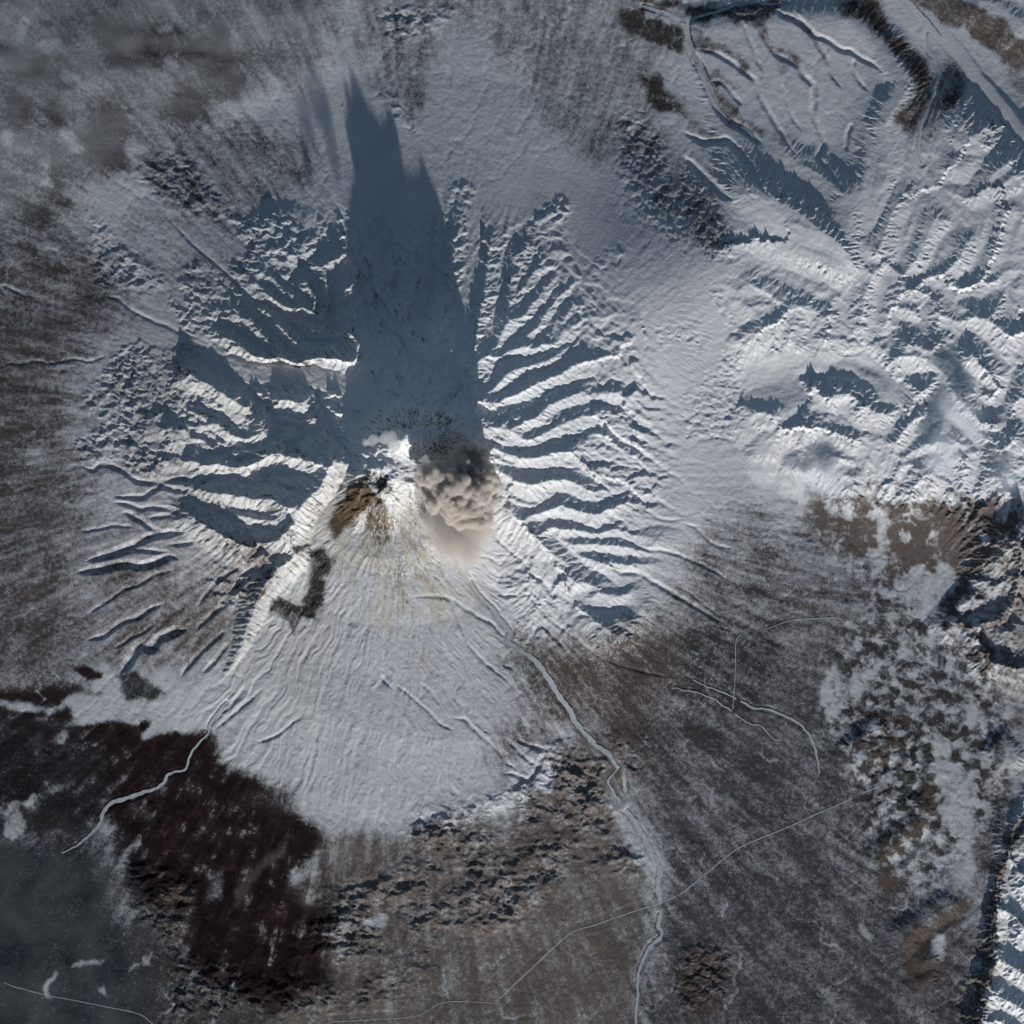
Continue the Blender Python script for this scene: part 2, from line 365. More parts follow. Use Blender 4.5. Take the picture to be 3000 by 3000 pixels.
# narrow canyons: (window, half width px, depth in units, points)
CANYONS = [
 ('D', 9, 1.0, '470,1250 560,1225 650,1190 760,1150 850,1110 930,1090 1060,1080'),
 ('D', 6, .6, '560,1240 640,1215 720,1190 800,1180 900,1190 980,1190'),
 ('D', 10, 1.1, '420,1310 560,1290 700,1260 800,1270 880,1250 960,1220 1030,1240'),
 ('D', 4, .35, '440,1080 560,1060 650,1045 770,1050'),
 ('D', 7, .8, '700,960 790,1010 870,1060 930,1078'),
 ('D', 6, .6, '480,1690 580,1670 680,1600 780,1560 860,1510 940,1480'),
 ('D', 12, 1.2, '670,1890 720,1830 760,1760 800,1720 860,1735 900,1680 1000,1640 1080,1630'),
 ('D', 4, .35, '470,1560 560,1500 640,1450 700,1400 800,1370 880,1320 1000,1290'),
 ('D', 5, .5, '1110,1510 1180,1410 1250,1340 1330,1290'),
 ('D', 5, .5, '1140,1620 1220,1530 1290,1440 1380,1330 1480,1240'),
 ('D', 5, .5, '1100,1650 1180,1560 1300,1480 1420,1380'),
 ('D', 7, .7, '620,880 700,880 800,880 860,850 920,820 1000,840 1080,840 1150,790 1230,770 1330,750'),
 ('D', 7, .7, '450,690 520,730 570,700 650,710 720,750 780,790 880,800 960,790 1020,780 1080,780 1140,770 1200,770'),
 ('D', 6, .6, '640,910 720,920 800,950 860,940 960,950 1060,970'),
 ('D', 6, .5, '840,1000 920,990 1000,980 1080,985'),
 ('D', 5, .5, '1180,1100 1080,1140 960,1150'), ('D', 5, .5, '640,1745 720,1690 800,1650 880,1600'),
 ('D', 6, .6, '1020,1900 1100,1800 1200,1700 1290,1620'), ('D', 6, .6, '1150,1880 1230,1790 1300,1700'),
 ('E', 6, .6, '1500,1270 1580,1310 1680,1310 1780,1370 1920,1450 2050,1530 2200,1620'),
 ('E', 5, .45, '1560,1100 1700,1170 1850,1190 1960,1230 2080,1280 2200,1360'),
 ('E', 4, .35, '800,1370 860,1430 960,1440 1060,1440 1120,1510 1200,1590 1290,1650 1400,1740 1520,1810 1640,1850 1800,1890 1932,1910'),
 ('E', 5, .4, '400,1450 500,1440 620,1460 700,1510 800,1570 860,1600 900,1650 950,1700'),
 ('E', 6, .5, '720,1290 750,1370 800,1440 860,1510 930,1590 950,1680'),
 ('E', 4, .35, '480,1300 560,1350 600,1430 640,1520 680,1620 720,1720 800,1800 880,1870 960,1932'),
 ('E', 4, .4, '830,1010 880,1110 960,1190 1030,1250 1080,1330 1130,1350 1210,1450 1280,1520'),
 ('E', 4, .35, '200,1830 230,1900 300,1970'),
 ('E', 4, .35, '1280,1040 1500,1250'), ('E', 4, .3, '1640,900 1800,1000 1932,1010'), ('E', 4, .3, '1600,820 1720,830 1830,930'),
 ('H', 4, .35, '300,0 400,80 480,150 560,230 650,280'), ('H', 4, .3, '450,0 520,70 560,130'),
 ('H', 5, .4, '620,200 700,210 750,260 830,330 900,400 930,450 980,480 1000,510'),
 ('H', 7, .7, '900,515 980,520 1050,555 1100,500 1140,420 1200,425 1290,450 1330,480 1400,530 1500,550'),
 ('H', 5, .6, '980,320 1060,350 1160,380 1180,410'), ('H', 5, .5, '930,300 980,370 1060,440 1110,470'),
 ('G', 5, .5, '1400,0 1330,100 1250,180 1190,230'), ('G', 4, .4, '1740,160 1650,230 1560,300 1450,340'),
 ('G', 4, .35, '1500,20 1400,110 1300,190 1210,270'),
 # plateau valleys, north-east
 ('C', 11, 1.1, '20,120 40,260 110,400 150,500 190,590 260,680 350,730 430,800 440,850'),
 ('C', 8, .7, '400,110 440,180 510,280 560,320 640,360 690,430 740,480 745,560 740,640 780,740 800,830 770,890 830,980 880,1050 930,1110'),
 ('C', 8, .7, '500,30 560,80 640,110 740,190 770,250 820,330 850,420 910,510'),
 ('C', 7, .7, '620,50 680,120 740,190 830,230 900,280 960,290 1000,320 1090,370 1140,420'),
 ('C', 7, .6, '60,270 160,290 260,340 340,400 410,460 440,540 480,620 540,720 600,820 650,890'),
 ('C', 6, .5, '150,460 230,470 290,540 340,600'), ('C', 5, .5, '330,100 370,200 410,300 450,410'),
 ('C', 9, .8, '0,740 110,800 200,800 260,800 330,880 390,960 430,1040 480,1110'),
 ('C', 10, .8, '0,880 100,980 200,1080 290,1150'), ('C', 5, .4, '560,460 590,560 620,660 680,750'),
 ('C', 6, .5, '0,110 130,75 230,50 330,20 500,10 620,20'), ('C', 6, .4, '230,55 300,85 400,90 500,30'),
 ('C', 6, .5, '960,690 930,780 930,860'), ('C', 5, .4, '980,320 970,400 1050,520'),
 ('A', 5, .3, '570,1670 660,1690 740,1750 850,1810 950,1850 1040,1890 1150,1920'), ('A', 4, .25, '960,1230 1040,1330 1110,1400 1240,1510 1330,1600 1430,1720'),
 ('A', 5, .3, '980,830 1000,930 1040,1040 1100,1110'), ('D', 4, .25, '0,125 100,125 200,110 300,120 420,100 520,110 640,60'),
 ('A', 4, .3, '0,1610 100,1650 150,1680'),
 ('F', 4, .3, '0,1030 80,1060 180,1150 290,1170'), ('F', 4, .3, '0,1390 100,1470 200,1550 230,1620 330,1640 430,1650'),
]

# ------------------------------------------------------------------ relief
OX, OY = 1240.0, 1315.0
ROUT = np.hypot(X - OX, Y - OY)
ANG = np.arctan2(Y - OY, X - OX)
prof_r = [0, 60, 110, 170, 250, 350, 450, 550, 700, 900, 1100, 1300, 1600, 2200, 4000]
prof_z = [24.4, 22.8, 19.0, 16.4, 14.5, 12.9, 11.4, 10.1, 8.3, 5.9, 4.0, 2.9, 2.0, 1.3, .8]
base = np.interp(ROUT, prof_r, prof_z).astype(np.float32)
# highest ridge
def bump(cx, cy, rx, ry, h, rot=0):
    c, s = math.cos(rot), math.sin(rot); dx = X - cx; dy = Y - cy
    u = (c * dx + s * dy) / rx; v = (-s * dx + c * dy) / ry
    return h * np.exp(-(u * u + v * v))
base += bump(1290, 1265, 55, 45, 2.0) + bump(1175, 1290, 50, 45, 1.6)
base += 4.4 * np.exp(-((Y - 840) / 310) ** 2) * ss(1620, 1950, X) * ss(2260, 1960, X)
# collapse crater, open to the south
CALD = T('R', '1260,500 1180,620 1140,740 1060,830 980,930 950,1050 925,1200 925,1330 930,1440 880,1520 760,1620 640,1720 560,1830 520,1932') + \
       T('D', '1420,1640 1390,1740 1340,1840 1250,1932') + [(600, 2080), (640, 2220), (800, 2320), (1300, 2500), (1560, 2350), (1560, 2050)] + \
       T('E', '1000,1520 960,1350 1000,1250 960,1130 900,1020 860,900 840,760 760,640 640,600 500,600 350,640 260,690')
cald = pmask(CALD, 62, False)
fr = np.hypot(X - 1165, Y - 1385)
floor_z = np.interp(fr, [0, 60, 150, 300, 450, 600, 750, 900, 1150, 1500], [19, 19, 16.4, 11.6, 8.9, 7.6, 6.7, 5.8, 4.3, 2.6]).astype(np.float32)
z = base * (1 - cald) + np.minimum(floor_z, base) * cald
def line_dist(pts, pad, jit=1.5, seed=1):
    q = smooth_line(pts, 3.0, jit, seed); out = np.full((N, N), 1e6, np.float32); r = int(pad / STEP) + 1
    for x_, y_, _ in q:
        a = int((x_ + M) / STEP); b = int((y_ + M) / STEP)
        sl = (slice(max(0, b - r), max(0, b + r + 1)), slice(max(0, a - r), max(0, a + r + 1)))
        if X[sl].size: np.minimum(out[sl], np.hypot(X[sl] - x_, Y[sl] - y_), out=out[sl])
    return out
RIMW = T('R', '1230,500 1150,620 1110,720 1030,800 950,880 890,980 860,1090 840,1200 840,1300 870,1390 800,1460 700,1530 620,1620 560,1720 510,1820 470,1932') + T('D', '1400,1640 1370,1740 1310,1850 1240,1932')
rimd = line_dist(RIMW, 130)
rim_z = np.interp(Y, [1340, 1400, 1500, 1600, 1700, 1800, 1900, 2000], [18.0, 17.4, 15.6, 13.8, 11.9, 10.0, 8.4, 6.0])
in_w = np.clip((X - np.interp(Y, [p_[1] for p_ in RIMW], [p_[0] for p_ in RIMW])) / 12 + .5, 0, 1)
tent = rim_z - np.sqrt(rimd ** 2 + 16) / 10 * (.44 + .10 * in_w)
z = np.maximum(z, np.where(rimd < 130, tent, -50))
# lava dome
dd = np.hypot((X - 1105) / 1.0, (Y - 1415) / 1.12)
dome = 5.2 * ss(150, 15, dd) - 1.0 * ss(36, 8, np.hypot(X - 1112, Y - 1402))
z += dome * (.85 + .3 * fbm(X / 30, Y / 30, 4, 5))
# regional heights of the mountains
RANGE = [(2150, 420), (2330, 560), (2480, 620), (2600, 300), (2760, 260), (3200, 500), (3200, 1750), (2900, 1700), (2780, 1520), (2600, 1500), (2420, 1400), (2260, 1330), (2200, 1180), (2160, 960), (2080, 760)]
rangem = pmask(RANGE, 170, False)
CORNER = T('I', '1990,560 1900,760 1820,980 1760,1180 1700,1400 1640,1600 1560,1960 1500,2300 2400,2300 2400,560')
cornerm = pmask(CORNER, 50, False)
z += 4.0 * rangem + .5 * pmask(CORNER, 140, False) + bump(1755, 1840, 80, 80, 1.2)
z += 2.2 * pmask(T('F', '1700,1150 1800,1050 2200,900 2200,2000 1700,1900 1560,1700 1500,1640'), 60, False)
plateau = pmask(T('C', '20,100 300,40 620,30 1000,30 1200,250 1300,450 1150,700 1110,1050 1000,1300 980,1600 600,1400 250,1100'), 60, False)
z += 1.6 * plateau
z -= 1.2 * pmask([(2200, 1060), (2400, 1060), (2560, 1050), (2640, 1130), (2450, 1100), (2330, 1160), (2200, 1210), (2160, 1100)], 50)

cl = []
for k, (v, a0, a1, s) in enumerate(CRESTS):
    q = smooth_line(T(v, s), jit=2.4, seed=k); t = q[:, 2]
    te = t if a0 <= a1 else 1 - t
    amp = (a0 + (a1 - a0) * t) * np.clip(te / .22, .08, 1) * np.minimum(1, (1 - te) / .12 * .5 + .5)
    cl.append(np.column_stack([q[:, :2], amp]))
vl = []
for k, (v, w, s) in enumerate(VALLEYS):
    q = smooth_line(T(v, s), jit=2.6, seed=k + 300)
    vl.append(np.column_stack([q[:, :2], np.full(len(q), w)]))
dc, cv = nearest(cl); dv, vv = nearest(vl)
amp = blur(cv[..., 2], 3); vw = blur(vv[..., 2], 2)
dv = np.maximum(dv - vw, 0)
gap = dv + dc + .5
fade = ss(78, 30, dc)
cap = np.where(ROUT < 800, 60, 55)
sfrac = dv / gap
relief = np.where(ROUT < 820, .046, .021 + .014 * ss(850, 1050, Y)) * np.minimum(gap, cap) * amp * fade * sfrac ** 1.08
relief *= (1 - .75 * cald) * (1 - .5 * ss(380, 560, ROUT) * ss(1010, 820, Y) * ss(820, 760, ROUT))
relief *= 1 - .38 * ss(1280, 1480, X) * ss(840, 760, ROUT)
flat_floor = ss(8, 0, dv) * ss(9, 16, vw)
z += relief

# hummocky ground
hum1 = pmask([(1230, 2390), (1480, 2330), (1560, 2200), (1700, 2160), (1900, 2140), (1890, 2260), (1800, 2280), (1830, 2420), (1900, 2560), (1620, 2580), (1480, 2740), (1380, 2800), (1100, 2940), (760, 2980), (640, 2900), (900, 2720), (1010, 2560), (1180, 2560)], 60)
hum2 = pmask([(380, 500), (520, 440), (640, 560), (700, 640), (560, 640), (460, 560)], 40) + pmask([(260, 620), (360, 720), (520, 830), (300, 860), (270, 760)], 30) + .8 * pmask([(1100, 20), (1330, 20), (1300, 60), (1150, 130)], 25) + .6 * pmask([(1110, 250), (1250, 380), (1200, 400), (1090, 300)], 25)
hum3 = pmask(T('Q', '640,10 1050,110 1200,300 1400,480 1500,640 1600,900 1450,1040 1100,1100 900,1250 600,1250 540,1150 250,1130 60,1060 60,960 330,760 200,650 80,580 130,470 330,340 420,160 540,60'), 14)
hum4 = pmask(T('P', '560,120 900,120 1210,150 1380,330 1400,420 1200,560 900,640 850,820 700,800 600,640 520,560 740,440 620,250'), 14) + pmask(T('P', '120,640 320,560 420,600 640,780 760,980 860,1080 800,1200 600,1100 300,1060 200,1000 100,760'), 14) + .9 * pmask(T('P', '0,880 250,1030 480,1080 700,1280 700,1400 450,1370 300,1250 0,980'), 12)
hum5 = pmask(T('B', '640,1030 740,1060 735,1200 690,1350 620,1250 600,1100'), 12) + pmask(T('B', '1150,1170 1260,1130 1310,1200 1280,1400 1300,1500 1180,1500 1030,1560 960,1440 1050,1300'), 12) + .7 * pmask(T('B', '1520,1380 1610,1400 1600,1500 1440,1600 1400,1560'), 12)
hum6 = pmask(T('B', '1560,620 1700,640 1850,900 1932,1250 1932,1470 1830,1340 1700,1230 1600,1050 1560,850'), 30) + pmask([(2000, 450), (2110, 580), (2160, 760), (2080, 760), (1990, 640)], 20) + pmask([(2060, 820), (2130, 880), (2180, 1000), (2190, 1200), (2150, 1290), (2020, 1280), (1990, 1160), (2080, 1100), (2140, 1000)], 14) + pmask([(1900, 960), (2000, 950), (2060, 1010), (1930, 1020)], 20)
hum7 = pmask(T('G', '660,1000 1120,1100 1100,1260 960,1500 1320,1600 1400,1760 1250,1900 960,1900 1000,1600 760,1300'), 30) + pmask([(2000, 2760), (2140, 2780), (2140, 2930), (1990, 2990)], 25)
hum8 = pmask([(1520, 2430), (1480, 2330), (1540, 2250), (1700, 2240), (1800, 2310), (1780, 2340)], 30)
hmod = np.clip(.55 + 1.3 * fbm(X / 190, Y / 190, 3, 75), .1, 1.3)
X1 = X + 8 * perlin(X / 24, Y / 24, 61); Y1 = Y + 8 * perlin(X / 24, Y / 24, 67)
hb1 = 1 - 2 * billow(X1 / 110, Y1 / 90, 4, 71, .5); hb2 = 1 - 2.2 * billow(X1 / 56, Y1 / 48, 3, 83, .5)
hb3 = fbm(X1 / 30, Y1 / 24, 3, 97, .55); hb4 = fbm(X1 / 17, Y1 / 14, 3, 103, .5)
z += hum1 * hmod * (.95 * hb1 + .56 * hb2 + .30 * hb3) + hum2 * (.35 * hb2 + .4 * hb3) + np.clip(hum3 + hum4 + hum5, 0, 1) * np.clip(hmod + .25, .45, 1.1) * (.5 * hb3 + .3 * hb4 + .42 * hb2)
z += np.clip(hum6, 0, 1) * (.2 * hb3 + .26 * hb4) + hum7 * (.5 * hb2 + .45 * hb3) + hum8 * (.4 * hb2 + .25 * hb3) + pmask([(2460, 2150), (2600, 2080), (2720, 2120), (2760, 2280), (2700, 2420), (2560, 2400)], 60) * (.45 * hb1 + .2 * hb2)
# branching erosion
def drainage(zc):
    H, W = zc.shape; zp = np.pad(zc, 1, mode='edge'); W2 = W + 2; zl = zp.ravel().tolist(); n = len(zl)
    closed = bytearray(n); recv = [-1] * n; heap = []; order = []
    for q in range(W2): closed[q] = 1; closed[n - 1 - q] = 1
    for q in range(H + 2): closed[q * W2] = 1; closed[q * W2 + W2 - 1] = 1
    for jj in range(1, H + 1):
        for ii in (range(1, W + 1) if jj in (1, H) else (1, W)):
            q = jj * W2 + ii; closed[q] = 1; heap.append((zl[q], q))
    heapq.heapify(heap); offs = (1, -1, W2, -W2, W2 + 1, W2 - 1, -W2 + 1, -W2 - 1)
    pop, push = heapq.heappop, heapq.heappush
    while heap:
        zz, q = pop(heap); order.append(q)
        for o in offs:
            p = q + o
            if not closed[p]:
                closed[p] = 1; recv[p] = q; v = zl[p]
                push(heap, (v if v > zz else zz + 1e-5, p))
    acc = [1] * n
    for q in reversed(order):
        r = recv[q]
        if r >= 0: acc[r] += acc[q]
    return acc, recv, order, (H, W2, n)
def erode(x0, x1, y0, y1, mask, k, m, g, keep, rad, seed):
    """valleys graded along their streams: branching ridges and gullies between the traced lines"""
    i0, i1 = [int(np.clip((v + M) / STEP, 0, N)) for v in (x0, x1)]; j0, j1 = [int(np.clip((v + M) / STEP, 0, N)) for v in (y0, y1)]
    sl = (slice(j0, j1), slice(i0, i1)); z0 = z[sl]
    zn = z0 + .16 * fbm(X[sl] / 20, Y[sl] / 20, 3, seed, .6)
    acc, recv, order, (H, W2, n) = drainage(zn)
    A = np.array(acc, np.float32); rc = np.array(recv); d = np.abs(np.arange(n) - rc)
    dx = np.where((d == 1) | (d == W2), 1., 1.414) * STEP / 10
    sd = (k * A ** -m * dx).tolist(); h = [0.] * n
    for q in order:
        r = recv[q]
        if r >= 0: h[q] = h[r] + sd[q]
    h = blur(np.array(h, np.float32).reshape(H + 2, W2)[1:-1, 1:-1], 1, 1)
    hp = h - blur(h, rad, 2); zsm = blur(z0, rad, 2)
    z[sl] = z0 * (1 - mask[sl]) + (zsm + keep * (z0 - zsm) + g * np.clip(hp, -2.2, 2.2)) * mask[sl]
basin = pmask(T('S', '180,800 420,740 620,765 800,790 960,840 1060,930 960,890 800,840 660,830 540,850 500,960 560,1040 480,1090 330,1080 200,1040 160,920'), 22)
em = ss(.25, .85, rangem) * (.42 + .58 * ss(760, 960, Y)) * (1 - .75 * plateau) * (1 - .9 * basin) * (1 - .8 * flat_floor)
erode(2030, 3060, -60, 1800, em, .46, .24, .44, .38, 11, 441)
erode(2650, 3060, 1450, 3060, np.clip(cornerm + pmask(T('F', '1700,1150 1800,1050 2200,900 2200,2000 1700,1900 1560,1700 1500,1640'), 40), 0, 1), .55, .22, .62, .5, 11, 443)
cm = ss(90, 170, ROUT) * ss(800, 600, ROUT) * (1 - cald) * (1 - .85 * flat_floor) * (1 - .6 * np.clip(hum3 + hum4 + hum5, 0, 1))
cm *= 1 - .38 * ss(1280, 1480, X)
erode(480, 2060, 560, 1980, cm, .48, .24, .95, .55, 9, 445)
z = z * (1 - basin) + blur(z, 16, 2) * basin
# side gullies: stripes that run down the local slope, octave by octave
def gullies(z, cell, strength, lo, hi, mask, seed):
    g = blur(z, max(1, int(cell / STEP / 5)), 1)
    gy, gx = np.gradient(g, STEP / 10)
    sl = np.hypot(gx, gy) + 1e-6
    tx = -gy / sl; ty = gx / sl
    u = X / cell; v = Y / cell; iu = np.floor(u); iv = np.floor(v)
    acc = np.zeros_like(z); ws = np.zeros_like(z) + 1e-6
    for dj in (-1, 0, 1):
        for di in (-1, 0, 1):
            a = (iu + di).astype(np.int32) & 511; b = (iv + dj).astype(np.int32) & 511
            h = perm[(perm[(a + seed) & 511] + b) & 511]; h2 = perm[h]
            fx = u - (iu + di + h / 512.); fy = v - (iv + dj + h2 / 512.)
            ac = fx * tx + fy * ty; w = np.exp(-2.6 * ac * ac - .9 * (fx * fx + fy * fy - ac * ac)); ph = 2 * np.pi * 1.15 * ac
            acc += np.cos(ph) * w; ws += w
    n = acc / ws
    n = 1 - 2 * np.arccos(np.clip(n * 1.15, -1, 1)) / np.pi
    return z + n * strength * cell / 10 * np.minimum(sl, .7) * ss(lo, hi, sl) * mask
smooth_zone = np.clip(pmask([(1010, 100), (1230, 400), (1250, 600), (1500, 500), (1700, 400), (1850, 700), (1750, 1000), (2000, 1000), (2000, 1200), (1850, 1250), (1800, 1050), (1560, 700), (1300, 600), (1230, 400), (1100, 330), (1000, 420), (900, 400)], 60), 0, 1)
gm = (1 - .8 * flat_floor) * (1 - .7 * smooth_zone) * (1 + (.7 + .6 * ss(900, 700, Y)) * np.clip(rangem + cornerm, 0, 1))
z = gullies(z, 74, .04, .10, .3, gm * (1 - .5 * cald), 3)
z = gullies(z, 40, .07, .10, .3, gm, 57)
z = gullies(z, 22, .22, .09, .28, gm, 111)
z = gullies(z, 12, .34, .07, .25, gm, 190)
# radial flow streaks of the cone and fan, small roughness everywhere
st = fbm(ANG * 46 + .004 * ROUT, np.log(ROUT + 60) * 7, 4, 131, .6)
ang2 = np.arctan2(Y - 1430, X - 1130); r2 = np.hypot(X - 1130, Y - 1430)
st2 = fbm(ang2 * 42, np.log(r2 + 60) * 6, 4, 141, .6)
ring = ss(2000, 500, ROUT)
XW = X + 40 * fbm(X / 120, Y / 120, 3, 161); YW = Y + 40 * fbm(X / 120, Y / 120, 3, 163)
ang3 = np.arctan2(YW - 1430, XW - 1130)
st3 = fbm(ang3 * 30, np.log(r2 + 60) * 3.2, 5, 145, .65)
crumple = 1 - 2 * billow(XW / 46, YW / 46, 5, 147, .68)
z += st * .09 * ring * (1 - cald) * (1 - .6 * smooth_zone) + (st3 * .30 + .16 * fbm(ang3 * 75, np.log(r2 + 60) * 4, 3, 149, .6) + crumple * .06) * cald * ss(120, 300, r2)
rough = fbm(X / 26, Y / 26, 4, 151, .6)
z += rough * (.10 - .06 * smooth_zone)

# canyons
for k, (v, w, dep, s) in enumerate(CANYONS):
    q = smooth_line(T(v, s), jit=1.6, seed=k + 600)
    pad = w * 2.4 + 6
    i0 = max(0, int((q[:, 0].min() - pad + M) / STEP)); i1 = min(N, int((q[:, 0].max() + pad + M) / STEP) + 1)
    j0 = max(0, int((q[:, 1].min() - pad + M) / STEP)); j1 = min(N, int((q[:, 1].max() + pad + M) / STEP) + 1)
    sx = X[j0:j1, i0:i1]; sy = Y[j0:j1, i0:i1]; dmin = np.full(sx.shape, 1e6, np.float32); r = int(pad / STEP) + 1
    for x_, y_, t_ in q[::2]:
        a = int((x_ + M) / STEP) - i0; b = int((y_ + M) / STEP) - j0
        sl = (slice(max(0, b - r), max(0, b + r + 1)), slice(max(0, a - r), max(0, a + r + 1)))
        if sx[sl].size == 0: continue
        np.minimum(dmin[sl], np.hypot(sx[sl] - x_, sy[sl] - y_) + w * 1.7 * max(0, 1 - min(t_, 1 - t_) / .18) ** 1.5, out=dmin[sl])
    z[j0:j1, i0:i1] -= .62 * dep * ss(w * 1.6 + 2, w * .1, dmin)

# drainage: water finds its way over the finished relief and cuts small channels
dz = blur(z, 1, 1)[::2, ::2] + .10 * fbm(X[::2, ::2] / 16, Y[::2, ::2] / 16, 3, 401) + .45 * fbm(X[::2, ::2] / 70, Y[::2, ::2] / 70, 4, 403, .6) * ss(500, 800, ROUT[::2, ::2])
acc_, _, _, (H_, W2_, n_) = drainage(dz)
la = np.log10(np.array(acc_, np.float32).reshape(H_ + 2, W2_)[1:-1, 1:-1])
ch = np.clip((la - 1.75) / 1.9, 0, 1); ch = np.maximum(ch, .55 * blur(ch, 1, 1))
chan = np.repeat(np.repeat(ch, 2, 0), 2, 1)[:N, :N]
chan = blur(chan, 1, 1)
z -= (.24 - .13 * ss(600, 800, ROUT)) * chan * (1 - .85 * smooth_zone) * (1 - .7 * flat_floor)

# ------------------------------------------------------------------ rivers and roads (beds cut into the ground)
def cat(*parts):
    r = []
    for v, s in parts: r += T(v, s)
    return r
RIV = [
 ('broad pale frozen river running from the volcano down to the bottom edge', [2.0, 7.5, 7, 6.5, 5, 6.5, 4, 3], cat(('E', '740,1360 780,1430 850,1500 900,1570 950,1640 945,1700 1000,1740 1080,1790 1140,1860'), ('H', '1190,0 1230,70 1290,150 1330,230 1390,300 1450,360 1510,400 1550,460 1590,520 1605,600 1585,690 1620,730 1680,810 1730,900 1780,1000 1800,1080 1790,1150 1810,1260 1795,1380 1815,1430 1740,1510 1700,1600 1680,1660 1680,1750 1670,1860 1660,1990'))),
 ('short pale side arm looping off the broad frozen river', [2.5, 3, 2.5], cat(('H', '1560,490 1512,560 1540,620 1582,690'),)),
 ('narrow pale river crossing the dark forest at lower left', [1.5, 2.5, 3.2, 4.5, 6, 4, 1.5], cat(('G', '1280,110 1190,230 1180,290 1100,370 1070,430 1040,490 950,520 930,560 880,600 780,630 700,660 620,690 580,740 560,800 490,880 400,940 350,970'),)),
 ('pale meandering stream ending in snow flats right of the plain', [1.5, 2.6, 3.2, 2], cat(('I', '60,-20 130,20 260,70 390,140 480,150 600,200 680,250 730,320 755,390 770,470 780,520'),)),
 ('thin pale stream south of the meandering one on the right plain', [1.2, 1.8, 1.8, 1.2], cat(('I', '-60,30 0,40 120,70 200,110 290,170 370,230 450,250 500,310 560,330'),)),
 ('pale river rounding the foot of the plateau at the top', [2.5, 4, 4, 3], cat(('B', '1700,30 1820,60 1932,100'), ('C', '20,115 100,90 200,62 300,22 400,8 500,20 600,10'))),
 ('pale river in the gorge along the plateau foot at top right', [4, 3, 2], cat(('C', '15,130 40,260 110,400 150,500 190,590 260,680 350,735 425,800'),)),
 ('dark braided river in the wide valley at the top right', [2.4, 2.6, 2.6, 2.4], cat(('C', '1260,-60 1310,10 1400,110 1500,230 1590,330 1660,430 1740,530 1820,620 1880,700 1990,840'),)),
 ('pale river below the brown bluff in the top right', [3, 3.5, 2.5, 2], cat(('C', '1395,180 1390,260 1440,330 1455,430 1420,530 1380,640 1340,740 1330,850 1350,930'),)),
]
ROADS = [
 ('long straight pale road crossing the plain and the broad river', 1.7, cat(('H', '900,1790 930,1760 1100,1600 1250,1460 1320,1410 1450,1370 1650,1300 1800,1250 1932,1190'), ('I', '150,1070 300,950 450,880 600,820 750,750 870,700 1000,640 1150,570'))),
 ('faint pale track running along the bottom edge', 1.1, cat(('H', '-60,1925 200,1910 430,1890 560,1820 700,1810 880,1820'),)),
 ('faint pale track across the dark corner at lower left', 1.0, cat(('G', '20,1700 60,1720 240,1770 400,1800 600,1840 780,1880 870,1945'),)),
 ('short straight track leading south on the right plain', 1.0, cat(('F', '330,1660 303,1700 300,1820 296,1932'), ('I', '290,60 285,150'))),
 ('short pale track crossing the grey field on the right plain', 1.0, cat(('F', '470,1630 620,1580 760,1570 870,1565 905,1580'),)),
]
zs = blur(z, 4, 2)
def samp(a, x, y):
    fx = np.clip((np.asarray(x) + M) / STEP, 0, N - 1.001); fy = np.clip((np.asarray(y) + M) / STEP, 0, N - 1.001)
    i = fx.astype(int); j = fy.astype(int); u = fx - i; v = fy - j
    return a[j, i] * (1 - u) * (1 - v) + a[j, i + 1] * u * (1 - v) + a[j + 1, i] * (1 - u) * v + a[j + 1, i + 1] * u * v
ribbons = []
def bed(name, label, ws, pts, jit, seed):
    soft, cut = (10, .10) if name == 'river' and max(ws) > 3 else (26, .02)
    q = smooth_line(pts, 2.0, jit, seed); t = q[:, 2]
    w = np.interp(t, np.linspace(0, 1, len(ws)), ws) * (1 + .5 * fbm((t * len(t) / 9).astype(np.float32), np.full(len(t), seed * 1.7, np.float32), 2, 9))
    zc = samp(zs, q[:, 0], q[:, 1]); k = 21
    zc = np.convolve(np.pad(zc, k, mode='edge'), np.ones(2 * k + 1) / (2 * k + 1), 'valid')
    for (x_, y_, _), w_, z_ in zip(q, w, zc):
        r = int((w_ + soft + 1) / STEP) + 1; a = int((x_ + M) / STEP); b = int((y_ + M) / STEP)
        sl = (slice(max(0, b - r), min(N, b + r + 2)), slice(max(0, a - r), min(N, a + r + 2)))
        if z[sl].size == 0: continue
        m = ss(w_ + soft, w_ + 2, np.hypot(X[sl] - x_, Y[sl] - y_))
        z[sl] = z[sl] * (1 - m) + (z_ - cut) * m
    ribbons.append((name, label, q, w, zc))
for k, (lab, ws, pts) in enumerate(RIV): bed('river', lab, ws, pts, 2.4, k + 900)
for k, (lab, w, pts) in enumerate(ROADS): bed('road', lab, [w, w], pts, .5, k + 950)

# ------------------------------------------------------------------ what covers the ground
snow = np.full((N, N), .93, np.float32)                    # share of snow cover
soil = np.empty((N, N, 3), np.float32); soil[:] = (.075, .066, .064)
tint = np.zeros((N, N), np.float32)                        # ash lying on the snow
def paint(pts, soft, s=None, c=None, a=1.0, ash=None):
    m = pmask(pts, soft) * a
    if s is not None: snow[:] = snow * (1 - m) + s * m
    if c is not None: soil[:] = soil * (1 - m[..., None]) + np.array(c, np.float32) * m[..., None]
    if ash is not None: tint[:] = tint * (1 - m) + ash * m
BR = (.088, .073, .072); DG = (.050, .050, .053); RED = (.0225, .0120, .0132); TAN = (.135, .110, .096); BLU = (.030, .036, .043)
